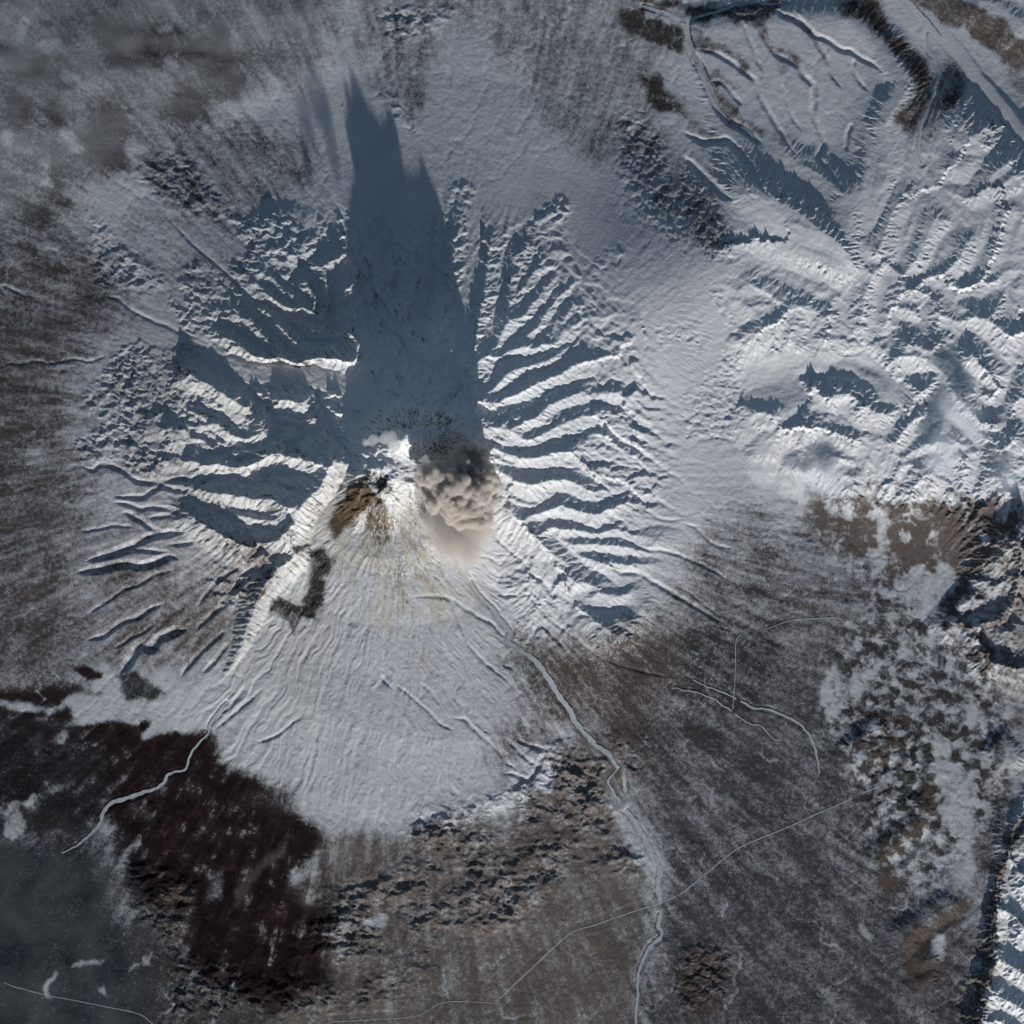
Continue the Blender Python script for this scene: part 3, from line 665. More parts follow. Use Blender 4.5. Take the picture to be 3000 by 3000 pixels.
# north
paint([(-200, -200), (1000, -200), (1010, 120), (900, 260), (700, 250), (560, 330), (430, 440), (300, 520), (150, 640), (-200, 700)], 90, .34, DG)
paint([(-200, 560), (180, 600), (330, 700), (420, 880), (360, 980), (-200, 980)], 150, .36, DG)
paint([(330, 640), (640, 560), (800, 720), (620, 900), (460, 860)], 60, .66, DG)
paint([(600, 300), (720, 330), (960, 420), (900, 560), (760, 620), (640, 620), (560, 520), (400, 480), (420, 400)], 50, .52, DG)
paint([(360, 440), (520, 440), (620, 560), (640, 640), (480, 600)], 40, .40, (.06, .056, .058))
for pl in (T('A', '20,270 150,240 270,310 280,370 370,340 310,420 240,460 100,470 20,420'), T('A', '30,570 140,560 160,640 120,720 40,690'), T('A', '250,590 340,570 370,650 310,720 250,720'),
           T('A', '480,640 620,580 690,640 690,720 730,760 690,850 740,960 640,980 500,960 470,870 480,760'), T('A', '270,1010 340,1020 370,1080 300,1110'), T('A', '1120,180 1250,150 1340,250 1330,400 1400,420 1380,560 1200,560 1150,420 1020,300'),
           T('A', '520,130 700,80 900,130 1000,260 900,380 720,420 600,300'), T('A', '860,560 1040,480 1180,560 1150,700 960,680'), T('A', '290,1120 410,1100 420,1160 300,1170'), T('A', '110,1180 260,1180 300,1230 200,1300 100,1260')):
    paint(pl, 22, .10, (.045, .043, .044), .85)
for pl in (T('A', '210,230 290,210 370,300 290,300'), T('A', '320,740 400,700 470,820 440,870 340,820'), T('A', '680,820 750,800 830,830 820,870 700,860'), T('A', '160,930 260,890 320,950 200,970'), T('A', '210,1010 270,1020 270,1070 210,1070'), T('A', '1100,890 1150,880 1140,950 1100,960'),
           T('A', '330,380 420,380 440,440 330,460'), T('A', '520,580 580,590 540,640'), T('A', '0,700 80,720 60,780 0,770'), T('A', '380,470 540,500 580,540 420,520'), T('A', '100,100 140,100 130,220 90,200'), T('A', '840,150 960,120 960,180 860,190')):
    paint(pl, 16, .72, None, .6)
paint([(1000, -200), (1330, -200), (1420, 60), (1260, 200), (1230, 380), (1100, 300), (1020, 160)], 50, .62, (.05, .05, .053))
paint([(1330, -200), (1950, -200), (1960, 260), (1850, 420), (1720, 480), (1560, 330), (1480, 150), (1380, 90)], 70, .54, (.075, .070, .070))
paint([(1100, 30), (1180, 20), (1240, 120), (1260, 340), (1210, 380), (1150, 240)], 40, .50, (.05, .048, .05), .8)
for pl in (T('B', '1580,60 1720,50 1880,120 1932,200 1932,330 1800,250 1660,180 1600,120'), T('B', '1660,430 1800,430 1932,560 1760,520'), T('B', '1730,540 1830,530 1932,590 1932,650 1780,610'), T('B', '1660,0 1932,0 1932,60 1740,20'), T('C', '0,140 20,260 0,420'), T('C', '20,20 200,30 60,70 0,60')):
    paint(pl, 16, .10, (.055, .046, .044), .9)
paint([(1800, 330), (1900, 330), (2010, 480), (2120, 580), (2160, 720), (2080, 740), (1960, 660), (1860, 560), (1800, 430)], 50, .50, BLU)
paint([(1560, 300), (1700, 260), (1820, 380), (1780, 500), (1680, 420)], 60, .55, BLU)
# plateau: brown valley sides and rims
paint(T('C', '30,60 150,40 260,60 420,0 600,20 480,100 420,130 320,160 250,110 150,110 60,130'), 14, .25, (.07, .057, .052), .9)
paint(T('C', '20,140 130,190 200,250 330,330 430,460 360,420 220,320 120,300 60,260'), 14, .3, (.07, .057, .052), .8)
paint(T('C', '60,280 200,430 340,540 200,500 330,640 470,760 420,780 260,680 180,590 140,460 90,360'), 14, .32, (.07, .057, .052), .85)
paint(T('C', '400,100 490,100 480,170 560,280 680,350 690,420 600,360 520,300 430,180'), 12, .3, (.07, .057, .052), .9)
paint(T('C', '560,60 620,60 760,190 830,220 780,260 700,190'), 12, .4, (.07, .057, .052), .7)
paint(T('C', '760,240 820,250 860,420 940,540 860,470 790,330'), 12, .45, (.07, .057, .052), .7)
paint(T('C', '520,320 570,340 580,440 530,420'), 12, .4, (.07, .057, .052), .7)
paint(T('C', '0,600 90,680 270,800 100,800 0,760'), 14, .4, (.07, .057, .052), .7)
paint(T('C', '860,-20 1080,-20 1180,120 1290,260 1400,320 1440,440 1420,540 1360,640 1320,760 1300,800 1220,760 1180,640 1310,480 1220,330 1110,200 960,80'), 22, .22, (.085, .066, .058))
paint(T('C', '1460,330 1560,320 1640,440 1560,560 1480,640 1400,860 1350,860 1370,700 1440,520'), 22, .36, (.07, .058, .054), .9)
paint(T('C', '1290,-40 1560,-40 1800,130 1990,220 1990,420 1880,420 1760,300 1600,180 1450,120 1350,50'), 16, .22, (.105, .082, .070), .95)
paint(T('C', '1800,400 1990,420 1990,560 1880,480'), 20, .45, (.09, .07, .06), .8)
paint(T('C', '1400,860 1450,920 1430,1010 1540,1120 1440,1060 1370,960'), 14, .5, (.075, .06, .055), .7)
# west
paint([(-200, 900), (200, 780), (300, 860), (300, 1000), (240, 1060), (220, 1200), (270, 1380), (250, 1560), (220, 1760), (330, 1900), (430, 1980), (300, 2010), (-200, 2060)], 150, .26, BR)
paint([(0, 760), (140, 740), (260, 850), (320, 860), (180, 960), (0, 980)], 60, .30, (.07, .064, .064))
paint([(60, 1290), (170, 1320), (150, 1400), (60, 1360)], 50, .5, None, .8)
paint([(20, 1600), (160, 1560), (110, 1700), (0, 1740)], 50, .4, None, .7)
paint([(240, 1560), (400, 1560), (500, 1620), (640, 1680), (720, 1800), (700, 1960), (480, 1980), (330, 1930), (220, 1760)], 130, .40, (.092, .070, .063))
paint([(640, 1560), (800, 1560), (860, 1640), (800, 1760), (720, 1800), (620, 1680)], 60, .62, (.10, .075, .068))
paint([(220, 1180), (330, 1160), (560, 1200), (560, 1400), (700, 1480), (600, 1600), (420, 1620), (260, 1540), (280, 1380)], 140, .60, BR)
paint(T('Q', '640,10 1050,110 1200,300 1100,600 700,640 330,700 80,600 130,470 330,340 420,160'), 40, .62, DG)
paint(T('P', '0,1200 150,1250 400,1400 300,1550 100,1420 -300,1100'), 40, .68, BR)
# lower left
paint([(380, 2600), (700, 2600), (1000, 2900), (1000, 3200), (380, 3200)], 40, .2, (.07, .06, .057))
paint([(-200, 2010), (240, 2010), (350, 2040), (470, 2120), (600, 2130), (660, 2230), (770, 2270), (860, 2370), (940, 2420), (960, 2480), (830, 2600), (960, 2560), (1020, 2620), (1000, 2740), (960, 2920), (820, 2990), (560, 2840), (540, 2760), (560, 2680), (480, 2660), (370, 2620), (340, 2510), (310, 2400), (250, 2440), (-200, 2460)], 34, .02, RED)
paint([(-200, 2380), (240, 2440), (310, 2390), (330, 2480), (350, 2560), (380, 2640), (400, 2720), (460, 2830), (480, 3200), (-200, 3200)], 110, .10, (.030, .037, .046))
paint([(-200, 2060), (200, 2080), (330, 2250), (320, 2350), (200, 2430), (-200, 2420)], 70, .09, (.034, .031, .035), .9)
for pl in (T('G', '30,760 70,740 80,680 180,630 210,640 120,700 150,800 60,910 20,860'), T('G', '720,1590 770,1570 770,1610 730,1640'), T('G', '790,1560 850,1540 850,1590 800,1620'), T('G', '410,1630 450,1600 540,1580 600,1570 590,1590 470,1630 460,1650'), T('G', '260,1740 280,1660 320,1650 300,1740 310,1820 260,1800'), T('G', '540,1740 560,1700 620,1750 590,1770'), T('G', '1290,1740 1310,1690 1330,1720')):
    paint(pl, 7, .72, None, .9)
# pale fan of flow deposits reaching left
paint(T('G', '60,90 -120,120 40,150 300,150 420,40 700,80 900,60 1100,20 1300,-60 1300,200 1180,240 1080,250 900,290 820,320 860,220 640,220 460,240 360,260 440,200 380,150 200,110'), 16, .84, (.07, .08, .085), .95)
paint(T('D', '560,1830 640,1850 680,1900 800,1880 860,1932 900,1990 640,2010 500,1960 600,1900'), 14, .8, (.07, .08, .085), .9)
paint(T('D', '400,1850 480,1830 600,1880 600,1910 460,1900'), 10, .02, RED, .95)
paint(T('D', '680,1900 760,1880 850,1932 940,1990 860,2030 720,2040 700,1990'), 14, .14, (.036, .040, .040), .9)
paint([(2230, 1700), (2960, 1640), (2990, 2000), (2960, 2660), (2300, 2680), (2200, 2000)], 120, .40, (.060, .056, .057))
# south: brown hummocks and the plain
paint([(950, 2440), (1150, 2440), (1350, 2400), (1480, 2400), (1540, 2300), (1700, 2150), (1860, 2120), (1900, 2250), (1800, 2330), (1860, 2500), (1920, 2640), (1880, 2860), (1900, 3200), (900, 3200), (800, 2980), (960, 2900), (1010, 2680), (880, 2640)], 50, .25, (.150, .124, .110))
paint([(1450, 1890), (1600, 1850), (1700, 1880), (1960, 1780), (2240, 1800), (2400, 2050), (2300, 2200), (2000, 2300), (1820, 2260), (1700, 2120), (1560, 2180), (1480, 2320), (1450, 2200), (1560, 2050)], 120, .20, (.092, .069, .065))
paint([(1900, 2050), (2300, 2000), (2460, 2250), (2400, 2450), (2600, 2600), (2820, 2620), (2900, 2760), (2820, 3200), (1850, 3200), (1900, 2700), (1960, 2560), (1850, 2350)], 90, .26, (.072, .067, .072))
paint([(2060, 1540), (2200, 1480), (2330, 1560), (2420, 1660), (2340, 1700), (2200, 1640), (2100, 1640)], 140, .34, (.045, .047, .050))
paint([(2000, 1620), (2300, 1600), (2500, 1700), (2560, 1780), (2300, 1880), (2050, 1860), (1940, 1760)], 140, .34, (.062, .058, .058))
paint([(2300, 1760), (2560, 1760), (2580, 1860), (2400, 1900), (2300, 1880)], 14, .36, (.085, .078, .075), .8)
paint([(2000, 1860), (2250, 1850), (2330, 1960), (2200, 2060), (2000, 2050)], 60, .26, (.042, .045, .048))
paint([(1990, 2120), (2090, 2140), (2140, 2210), (2060, 2190)], 20, .12, (.05, .047, .046), .8)
paint([(2140, 2220), (2240, 2210), (2320, 2280), (2200, 2280)], 40, .12, (.05, .047, .046), .7)
paint([(2000, 2250), (2100, 2290), (2190, 2380), (2200, 2460), (2080, 2440), (1990, 2350)], 30, .36, (.07, .066, .066), .7)
paint([(2150, 2640), (2330, 2590), (2420, 2680), (2450, 2850), (2300, 2900), (2140, 2850)], 50, .25, (.066, .066, .069), .8)
foot = pmask([(2300, 1420), (2480, 1390), (2540, 1330), (2620, 1380), (2740, 1440), (2900, 1420), (3060, 1500), (2920, 1640), (2800, 1720), (2640, 1700), (2600, 1640), (2480, 1640), (2370, 1560)], 60)
fb = fbm(X1 / 55, Y1 / 55, 5, 451, .6)
foot_s = np.clip(.45 - 1.6 * fb - .45 * ss(1440, 1560, Y) + .5 * ss(1480, 1400, Y), .06, .95)
snow = snow * (1 - foot) + foot_s * foot
soil[:] = soil * (1 - foot[..., None]) + np.array((.158, .131, .118), np.float32) * foot[..., None]
paint([(2760, 1850), (2900, 1700), (2930, 1560), (3200, 1450), (3200, 2330), (2960, 2140), (2900, 1960), (2800, 1880)], 40, .5, (.135, .106, .090))
paint([(2380, 2000), (2600, 1960), (2830, 2060), (2900, 2200), (2960, 2380), (2880, 2600), (2700, 2640), (2560, 2560), (2400, 2400)], 60, .36, (.060, .054, .053))
paint([(2560, 2080), (2700, 2060), (2680, 2180), (2560, 2240), (2500, 2200)], 40, .2, (.10, .078, .066), .8)
paint([(2700, 2290), (2760, 2300), (2780, 2370), (2690, 2440), (2590, 2520), (2560, 2500), (2680, 2400)], 22, .10, (.125, .095, .078), .9)
paint([(2560, 2540), (2610, 2520), (2640, 2620), (2600, 2660)], 22, .12, (.12, .09, .075), .8)
paint([(2640, 2760), (2740, 2690), (2850, 2620), (2830, 2680), (2740, 2780), (2770, 2850), (2680, 2920), (2660, 2860)], 20, .14, (.12, .09, .075), .9)
paint(T('I', '1990,600 1880,800 1800,1000 1740,1200 1700,1400 1640,1600 1560,1932 1690,1932 1760,1700 1770,1400 1800,1150 1860,960 1990,800'), 16, .30, (.105, .082, .068), .9)
paint(T('I', '1890,1100 1990,1050 1990,1990 1780,1990 1830,1500'), 14, .92, None, .9)
for pl in ([(2480, 1990), (2560, 1960), (2610, 1880), (2560, 2020), (2500, 2060), (2440, 2090), (2420, 2030)], [(2520, 2000), (2540, 2060), (2520, 2080)], [(2740, 2170), (2790, 2170), (2800, 2240), (2860, 2270), (2870, 2360), (2850, 2540), (2860, 2590), (2800, 2570), (2770, 2440), (2760, 2390), (2780, 2340), (2750, 2280)],
           [(2630, 1700), (2700, 1640), (2780, 1720), (2760, 1800), (2700, 1800), (2640, 1760)], [(2540, 1640), (2590, 1560), (2600, 1660), (2560, 1700)], [(2630, 2050), (2670, 2070), (2660, 2100), (2630, 2080)], [(2820, 2050), (2900, 2100), (2910, 2160), (2850, 2140)], [(2740, 1760), (2780, 1870), (2720, 1890)], [(2560, 2120), (2580, 2130), (2570, 2150)],
           [(2560, 1490), (2610, 1500), (2590, 1620), (2560, 1600)], [(2860, 1540), (2900, 1580), (2890, 1600)], [(2750, 1620), (2790, 1640), (2790, 1740), (2760, 1720)], [(2400, 1990), (2440, 1960), (2470, 2040), (2430, 2120)], [(2740, 2750), (2770, 2750), (2770, 2810), (2740, 2800)], [(2520, 2700), (2570, 2770), (2530, 2740)]):
    paint(pl, 12, .86, None, .92)
paint([(2650, 2480), (2800, 2440), (2850, 2560), (2700, 2680), (2660, 2640)], 50, .55, None, .8)
for pl in ([(1560, 2270), (1600, 2230), (1640, 2260), (1620, 2330), (1560, 2320)], [(1070, 2700), (1090, 2690), (1130, 2700), (1120, 2725), (1080, 2715)], [(2010, 2930), (2040, 2930), (2040, 2945), (2010, 2940)], [(1500, 2390), (1530, 2380), (1530, 2410)]):
    paint(pl, 8, .85, None, .9)
paint(T('I', '0,1480 120,1480 270,1600 240,1830 120,1932 0,1932'), 24, .14, (.085, .065, .057), .9)
# crater: ash, bare rock, warm ground
ASH = pmask(T('R', '1230,520 1500,560 1800,700 1932,820 2100,1000 2200,1300 2300,1500 2200,1800 2100,2100 1700,2100 1500,1700 1300,1500 1150,1300 1030,1350 900,1600 700,1500 850,1200 880,950 1100,720'), 50)
tint[:] = np.maximum(tint, .8 * ASH)
paint(T('E', '0,700 300,900 600,1100 800,1300 900,1500 600,1650 300,1600 0,1500'), 90, None, None, .8, .55)
paint(T('R', '1480,600 1560,570 1500,680 1640,800 1700,900 1640,1000 1500,950 1380,1050 1300,1150 1220,1230 1180,1100 1290,880 1380,760'), 14, .22, (.125, .085, .045), .95, 1)
paint(T('R', '1500,950 1720,900 1760,1100 1740,1330 1700,1150 1640,1350 1600,1200 1520,1120'), 16, .5, (.11, .078, .045), .85, 1)
paint(T('R', '1560,600 1700,590 1760,650 1780,720 1660,740 1560,680'), 16, .25, (.040, .039, .038), .9)
paint(T('R', '1030,1380 1150,1340 1170,1480 1140,1600 1130,1800 1080,1932 900,1932 880,1830 960,1700 1010,1560'), 14, .14, (.030, .028, .023), .9)
paint(T('R', '620,1800 700,1740 800,1800 850,1860 1000,1880 1080,1932 1040,2000 900,2020 860,1960 700,1840 600,1932'), 9, .12, (.032, .030, .027), .85)
paint(T('D', '1520,1500 1600,1480 1680,1540 1780,1540 1810,1600 1700,1600 1660,1680 1620,1580'), 9, .2, (.035, .034, .032), .8)
streak = np.clip(1.2 - 3.6 * np.abs(st2 - .05), 0, 1) * ss(620, 120, r2 * (1 + .6 * np.abs(ang2 - 1.35)) + 260 * fbm(ang2 * 9, r2 / 200, 3, 471)) * ss(50, 120, r2) * cald * ss(1.5, .9, np.abs(ang2 - 1.35))
snow -= .42 * streak
tint = np.clip(tint + .8 * streak, 0, 1)
soil[:] = soil * (1 - (.7 * streak)[..., None]) + np.array((.13, .10, .062), np.float32) * (.7 * streak)[..., None]
soil *= (1 + .4 * fbm(X / 230, Y / 230, 4, 461))[..., None]
# forest: clearings, lighter tongues, feathered margins
fo = pmask([(-200, 2010), (470, 2120), (770, 2270), (960, 2480), (1020, 2620), (960, 2920), (560, 2840), (340, 2510), (250, 2440), (-200, 2460)], 40)
fn = fbm(X / 60, Y / 60, 5, 411, .65) + .7 * st2
snow += fo * np.clip(.9 * (fn - .12), 0, .35)
soil[:] = soil * (1 + (fo * np.clip(2.4 * fn, -.45, 1.4))[..., None])
paint(T('G', '1320,1290 1330,1220 1400,1080 1560,950 1640,870 1600,990 1450,1120 1400,1220'), 12, .16, (.085, .066, .062), .9)
paint(T('G', '1160,1060 1250,1070 1260,1230 1170,1240'), 16, .34, (.07, .06, .06), .9)
paint(T('G', '930,1170 1080,1150 1080,1220 960,1250'), 16, .10, (.15, .12, .10), .8)
paint(T('G', '700,700 860,720 880,800 740,770'), 18, .22, (.06, .05, .05), .7)
paint(T('G', '1480,480 1700,640 1640,760 1400,700 1300,640 1500,600'), 40, .22, (.05, .035, .037), .8)
marb = pmask([(2380, 1560), (2620, 1470), (2780, 1640), (2900, 1720), (2960, 2100), (2960, 2350), (2720, 2640), (2560, 2540), (2480, 2260), (2380, 2040), (2480, 1860), (2560, 1760)], 70)
mb = fbm(X1 / 34, Y1 / 34, 5, 421, .62)
snow += marb * np.clip(1.3 * mb, -.22, .5)
# channels fill with snow
ll = pmask([(-200, 2360), (300, 2400), (400, 2720), (480, 3200), (-200, 3200)], 40) + pmask([(-200, -200), (1000, -200), (900, 300), (400, 450), (-200, 700)], 80)
low = np.clip((chan - .22) * 1.5, 0, 1) * ss(.7, .4, snow) * (1 - .8 * fo) * (1 - .85 * np.clip(ll, 0, 1)) * np.clip(.6 + 1.5 * fbm(X / 120, Y / 120, 3, 431), 0, 1)
snow = snow + (.8 - snow) * .6 * low
# reddish stones beside the crater wall
redm = pmask(T('D', '1130,1330 1250,1200 1400,1180 1560,1160 1640,1260 1500,1420 1440,1560 1300,1640 1200,1560'), 40) * np.clip(2.2 * st + .3, 0, 1)
snow -= .30 * redm; soil[:] = soil * (1 - redm[..., None]) + np.array((.105, .062, .050), np.float32) * redm[..., None]
# streaks along the slopes and rough patchiness
patch = fbm(X / 75, Y / 75, 5, 171, .6)
mid = 4 * snow * (1 - snow)
snow = snow + mid * (.40 * st * ss(500, 900, ROUT) + .26 * patch + .22 * fbm(X / 16, Y / 16, 3, 481, .7))
gy_, gx_ = np.gradient(z, STEP / 10); slope = np.hypot(gx_, gy_)
dist_snow = ss(.62, 1.05, slope) * np.clip(.25 + 1.1 * st + .6 * patch, 0, .8)                      # steep rock sheds snow
snow = np.clip(snow - dist_snow, 0, 1)
# the ash grey fan and drifting ash around the crater
fanm = pmask([(960, 1560), (1300, 1620), (1450, 1750), (1560, 1900), (1540, 2050), (1500, 2200), (1480, 2330), (1330, 2420), (1100, 2440), (900, 2400), (800, 2300), (640, 2180), (620, 2080), (760, 1980), (860, 1850)], 60)
tint = np.clip(np.maximum(tint * np.clip(.55 + 1.6 * fbm(ang2 * 7 + r2 / 300, r2 / 140, 4, 491), 0, 1.2), .05 * fanm), 0, 1)

tint = np.maximum(tint, .30 * ss(1150, 850, X) * ss(1100, 600, ROUT) * ss(700, 900, Y))
lit_snow = np.clip(ss(1300, 300, ROUT) * ss(700, 1000, Y + .25 * (X - 1500)) + rangem * ss(600, 1000, Y) + cornerm + .35 * rangem, 0, 1)  # paler snow on cone and ranges, duller north and plains: lit contrast painted in
lit_snow = np.clip(lit_snow * (1 - .9 * fanm) + .3 * fbm(X / 200, Y / 200, 3, 181), 0, 1)

# ------------------------------------------------------------------ materials
def nodes(name):
    m = bpy.data.materials.new(name); m.use_nodes = True; nt = m.node_tree
    return m, nt, nt.nodes, nt.links, nt.nodes['Principled BSDF']
def ramp(n, stops):
    r = n.new('ShaderNodeValToRGB'); e = r.color_ramp.elements
    while len(e) < len(stops): e.new(.5)
    for el, (p, c) in zip(e, stops): el.position = p; el.color = (*c, 1) if len(c) == 3 else c
    return r
def math_(n, l, op, a, b=None, clamp=False):
    m = n.new('ShaderNodeMath'); m.operation = op; m.use_clamp = clamp
    for i, v in enumerate((a, b)):
        if v is None: continue
        if isinstance(v, (int, float)): m.inputs[i].default_value = v
        else: l.new(v, m.inputs[i])
    return m.outputs[0]
def noise(n, l, vec, scale, detail=4, rough=.6):
    t = n.new('ShaderNodeTexNoise'); t.inputs['Scale'].default_value = scale; t.inputs['Detail'].default_value = detail; t.inputs['Roughness'].default_value = rough
    l.new(vec, t.inputs['Vector']); return t
def mixc(n, l, f, a, b):
    m = n.new('ShaderNodeMix'); m.data_type = 'RGBA'
    for s, v in ((m.inputs[0], f), (m.inputs[6], a), (m.inputs[7], b)):
        if isinstance(v, tuple): s.default_value = (*v, 1)
        elif isinstance(v, (int, float)): s.default_value = v
        else: l.new(v, s)
    return m.outputs[2]
def ground_material():
    m, nt, n, l, b = nodes('snow and scrub ground')
    geo = n.new('ShaderNodeNewGeometry'); pos = geo.outputs['Position']
    at = {}
    for k in ('snow', 'soil', 'ash', 'lit_snow'):
        a = n.new('ShaderNodeAttribute'); a.attribute_name = k; at[k] = a
    n1 = noise(n, l, pos, 3.4, 3, .7); n2 = noise(n, l, pos, .9, 5, .7); n3 = noise(n, l, pos, .12, 5, .6)
    # threshold noise against the share of snow: clumps of scrub between snow
    th = math_(n, l, 'ADD', math_(n, l, 'MULTIPLY', n1.outputs['Fac'], .62), math_(n, l, 'MULTIPLY', n2.outputs['Fac'], .38))
    th = math_(n, l, 'ADD', math_(n, l, 'MULTIPLY', math_(n, l, 'SUBTRACT', th, .5), 1.9), .5)
    f = math_(n, l, 'ADD', math_(n, l, 'MULTIPLY', math_(n, l, 'SUBTRACT', at['snow'].outputs['Fac'], th), 1.7), .5, True)
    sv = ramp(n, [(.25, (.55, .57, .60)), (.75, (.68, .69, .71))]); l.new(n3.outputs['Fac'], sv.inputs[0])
    av = ramp(n, [(.3, (.50, .455, .37)), (.7, (.70, .655, .57))]); l.new(n2.outputs['Fac'], av.inputs[0])
    sn0 = mixc(n, l, at['lit_snow'].outputs['Fac'], sv.outputs[0], (.90, .905, .91))
    sn = mixc(n, l, at['ash'].outputs['Fac'], sn0, av.outputs[0])
    mul = ramp(n, [(.3, (.62, .62, .64)), (.72, (1.45, 1.4, 1.36))]); l.new(n1.outputs['Fac'], mul.inputs[0])
    mm = n.new('ShaderNodeMix'); mm.data_type = 'RGBA'; mm.blend_type = 'MULTIPLY'; mm.inputs[0].default_value = 1
    l.new(at['soil'].outputs['Color'], mm.inputs[6]); l.new(mul.outputs[0], mm.inputs[7])
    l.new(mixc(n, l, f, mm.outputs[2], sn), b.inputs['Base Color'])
    b.inputs['Roughness'].default_value = .92; b.inputs['Specular IOR Level'].default_value = .12
    bp = n.new('ShaderNodeBump'); bp.inputs['Strength'].default_value = .8; bp.inputs['Distance'].default_value = .12
    hh = math_(n, l, 'ADD', math_(n, l, 'MULTIPLY', n1.outputs['Fac'], .5), n2.outputs['Fac'])
    l.new(hh, bp.inputs['Height']); l.new(bp.outputs[0], b.inputs['Normal'])
    return m
MAT_G = ground_material()
def plain_material(name, c0, c1, scale=.8, rough=.8):
    m, nt, n, l, b = nodes(name); geo = n.new('ShaderNodeNewGeometry')
    t = noise(n, l, geo.outputs['Position'], scale, 5, .65); r = ramp(n, [(.3, c0), (.7, c1)]); l.new(t.outputs['Fac'], r.inputs[0])
    l.new(r.outputs[0], b.inputs['Base Color']); b.inputs['Roughness'].default_value = rough; b.inputs['Specular IOR Level'].default_value = .2
    return m
MAT_ICE = plain_material('frozen river', (.40, .43, .45), (.62, .65, .67))
MAT_DARKR = plain_material('open braided river', (.045, .042, .042), (.42, .43, .45), 1.1, .6)
MAT_ROAD = plain_material('snowy road', (.40, .40, .415), (.58, .58, .59))

# ------------------------------------------------------------------ build the ground, divided into its landforms
PADN = 26
ext = STEP * np.cumsum(1.42 ** np.arange(1, PADN + 1))
axp = np.concatenate([ax[0] - ext[::-1], ax, ax[-1] + ext])
XP, YP = np.meshgrid(axp, axp)
ZP = np.pad(z, PADN, mode='edge')
outd = np.maximum(np.maximum(np.abs(XP - 1500), np.abs(YP - 1500)) - 1560, 0)
ZP = ZP * np.exp(-outd / 2500) + 1.0 * (1 - np.exp(-outd / 2500)) + fbm((XP / 900).astype(np.float32), (YP / 900).astype(np.float32), 4, 201) * 3.5 * ss(60, 1500, outd)
SP = np.pad(snow, PADN, mode='edge'); AP = np.pad(tint, PADN, mode='edge'); FP = np.pad(lit_snow, PADN, mode='edge'); CP = np.pad(soil, ((PADN, PADN), (PADN, PADN), (0, 0)), mode='edge')
SP = SP * np.exp(-outd / 900) + (.5 + .5 * fbm((XP / 500).astype(np.float32), (YP / 500).astype(np.float32), 4, 211)) * (1 - np.exp(-outd / 900))
NP = N + 2 * PADN
reg = np.zeros((N, N), np.int8)
reg[pmask([(p[0], p[1]) for p in RANGE], 0) > .5] = 2
reg[pmask(CORNER, 0) > .5] = 3
reg[(ROUT + 120 * fbm(X / 160, Y / 160, 3, 221)) < 760] = 1
wallm = (cald > .08) & (cald < .92) & (ROUT < 800)
reg[(cald >= .5) & (ROUT < 1150)] = 5
reg[wallm] = 4
reg[dd < 128] = 6
reg[pmask(T('E', '1350,1600 1390,1480 1450,1430 1560,1420 1660,1470 1670,1560 1600,1730 1560,1760 1470,1700'), 0) > .5] = 7
RP = np.pad(reg, PADN, mode='constant')[:-1, :-1]
vid = np.arange(NP * NP).reshape(NP, NP)
quads = np.stack([vid[:-1, :-1], vid[1:, :-1], vid[1:, 1:], vid[:-1, 1:]], -1)
co = np.stack([(XP - 1500) / 10, (1500 - YP) / 10, ZP], -1).reshape(-1, 3).astype(np.float32)
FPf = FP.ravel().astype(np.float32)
SPf, APf, CPf = SP.ravel().astype(np.float32), AP.ravel().astype(np.float32), np.concatenate([CP, np.ones((NP, NP, 1))], -1).reshape(-1, 4).astype(np.float32)
def grid_mesh(name, q):
    used, inv = np.unique(q.ravel(), return_inverse=True)
    me = bpy.data.meshes.new(name); nv, nf = len(used), len(q)
    me.vertices.add(nv); me.loops.add(nf * 4); me.polygons.add(nf)
    me.vertices.foreach_set('co', co[used].ravel())
    me.loops.foreach_set('vertex_index', inv.astype(np.int32).ravel())
    me.polygons.foreach_set('loop_start', np.arange(nf, dtype=np.int32) * 4)
    me.polygons.foreach_set('use_smooth', np.ones(nf, bool))
    for an, tp, f, d in (('snow', 'FLOAT', 'value', SPf[used]), ('ash', 'FLOAT', 'value', APf[used]), ('lit_snow', 'FLOAT', 'value', FPf[used]), ('soil', 'FLOAT_COLOR', 'color', CPf[used].ravel())):
        at = me.attributes.new(an, tp, 'POINT'); at.data.foreach_set(f, d)
    me.update(calc_edges=True); me.materials.append(MAT_G)
    return me
def link(name, me, parent=None, **props):
    o = bpy.data.objects.new(name, me); col.objects.link(o)
    if parent: o.parent = parent
    for k, v in props.items(): o[k] = v
    return o
link('plain', grid_mesh('plain', quads[RP == 0]), kind='structure', label='snowy and brown scrub plain spreading around the volcano')
volc = link('volcano', grid_mesh('volcano', quads[RP == 1]), kind='structure', label='snow covered volcano cone with gullied flanks radiating from its summit')
link('crater_wall', grid_mesh('crater_wall', quads[RP == 4]), volc)
link('crater_floor', grid_mesh('crater_floor', quads[RP == 5]), volc)
link('lava_dome', grid_mesh('lava_dome', quads[RP == 6]), volc, label='brown ash stained lava dome with dark crater pit')
link('mountain_range', grid_mesh('mountain_range', quads[RP == 2]), kind='structure', label='snowy mountain range with feathered ridges on the right')
link('mountain_ridge', grid_mesh('mountain_ridge', quads[RP == 3]), kind='structure', label='steep ribbed mountains in the lower right corner')
link('hill', grid_mesh('hill', quads[RP == 7]), kind='structure', label='small isolated ridged hill southeast of the cone')

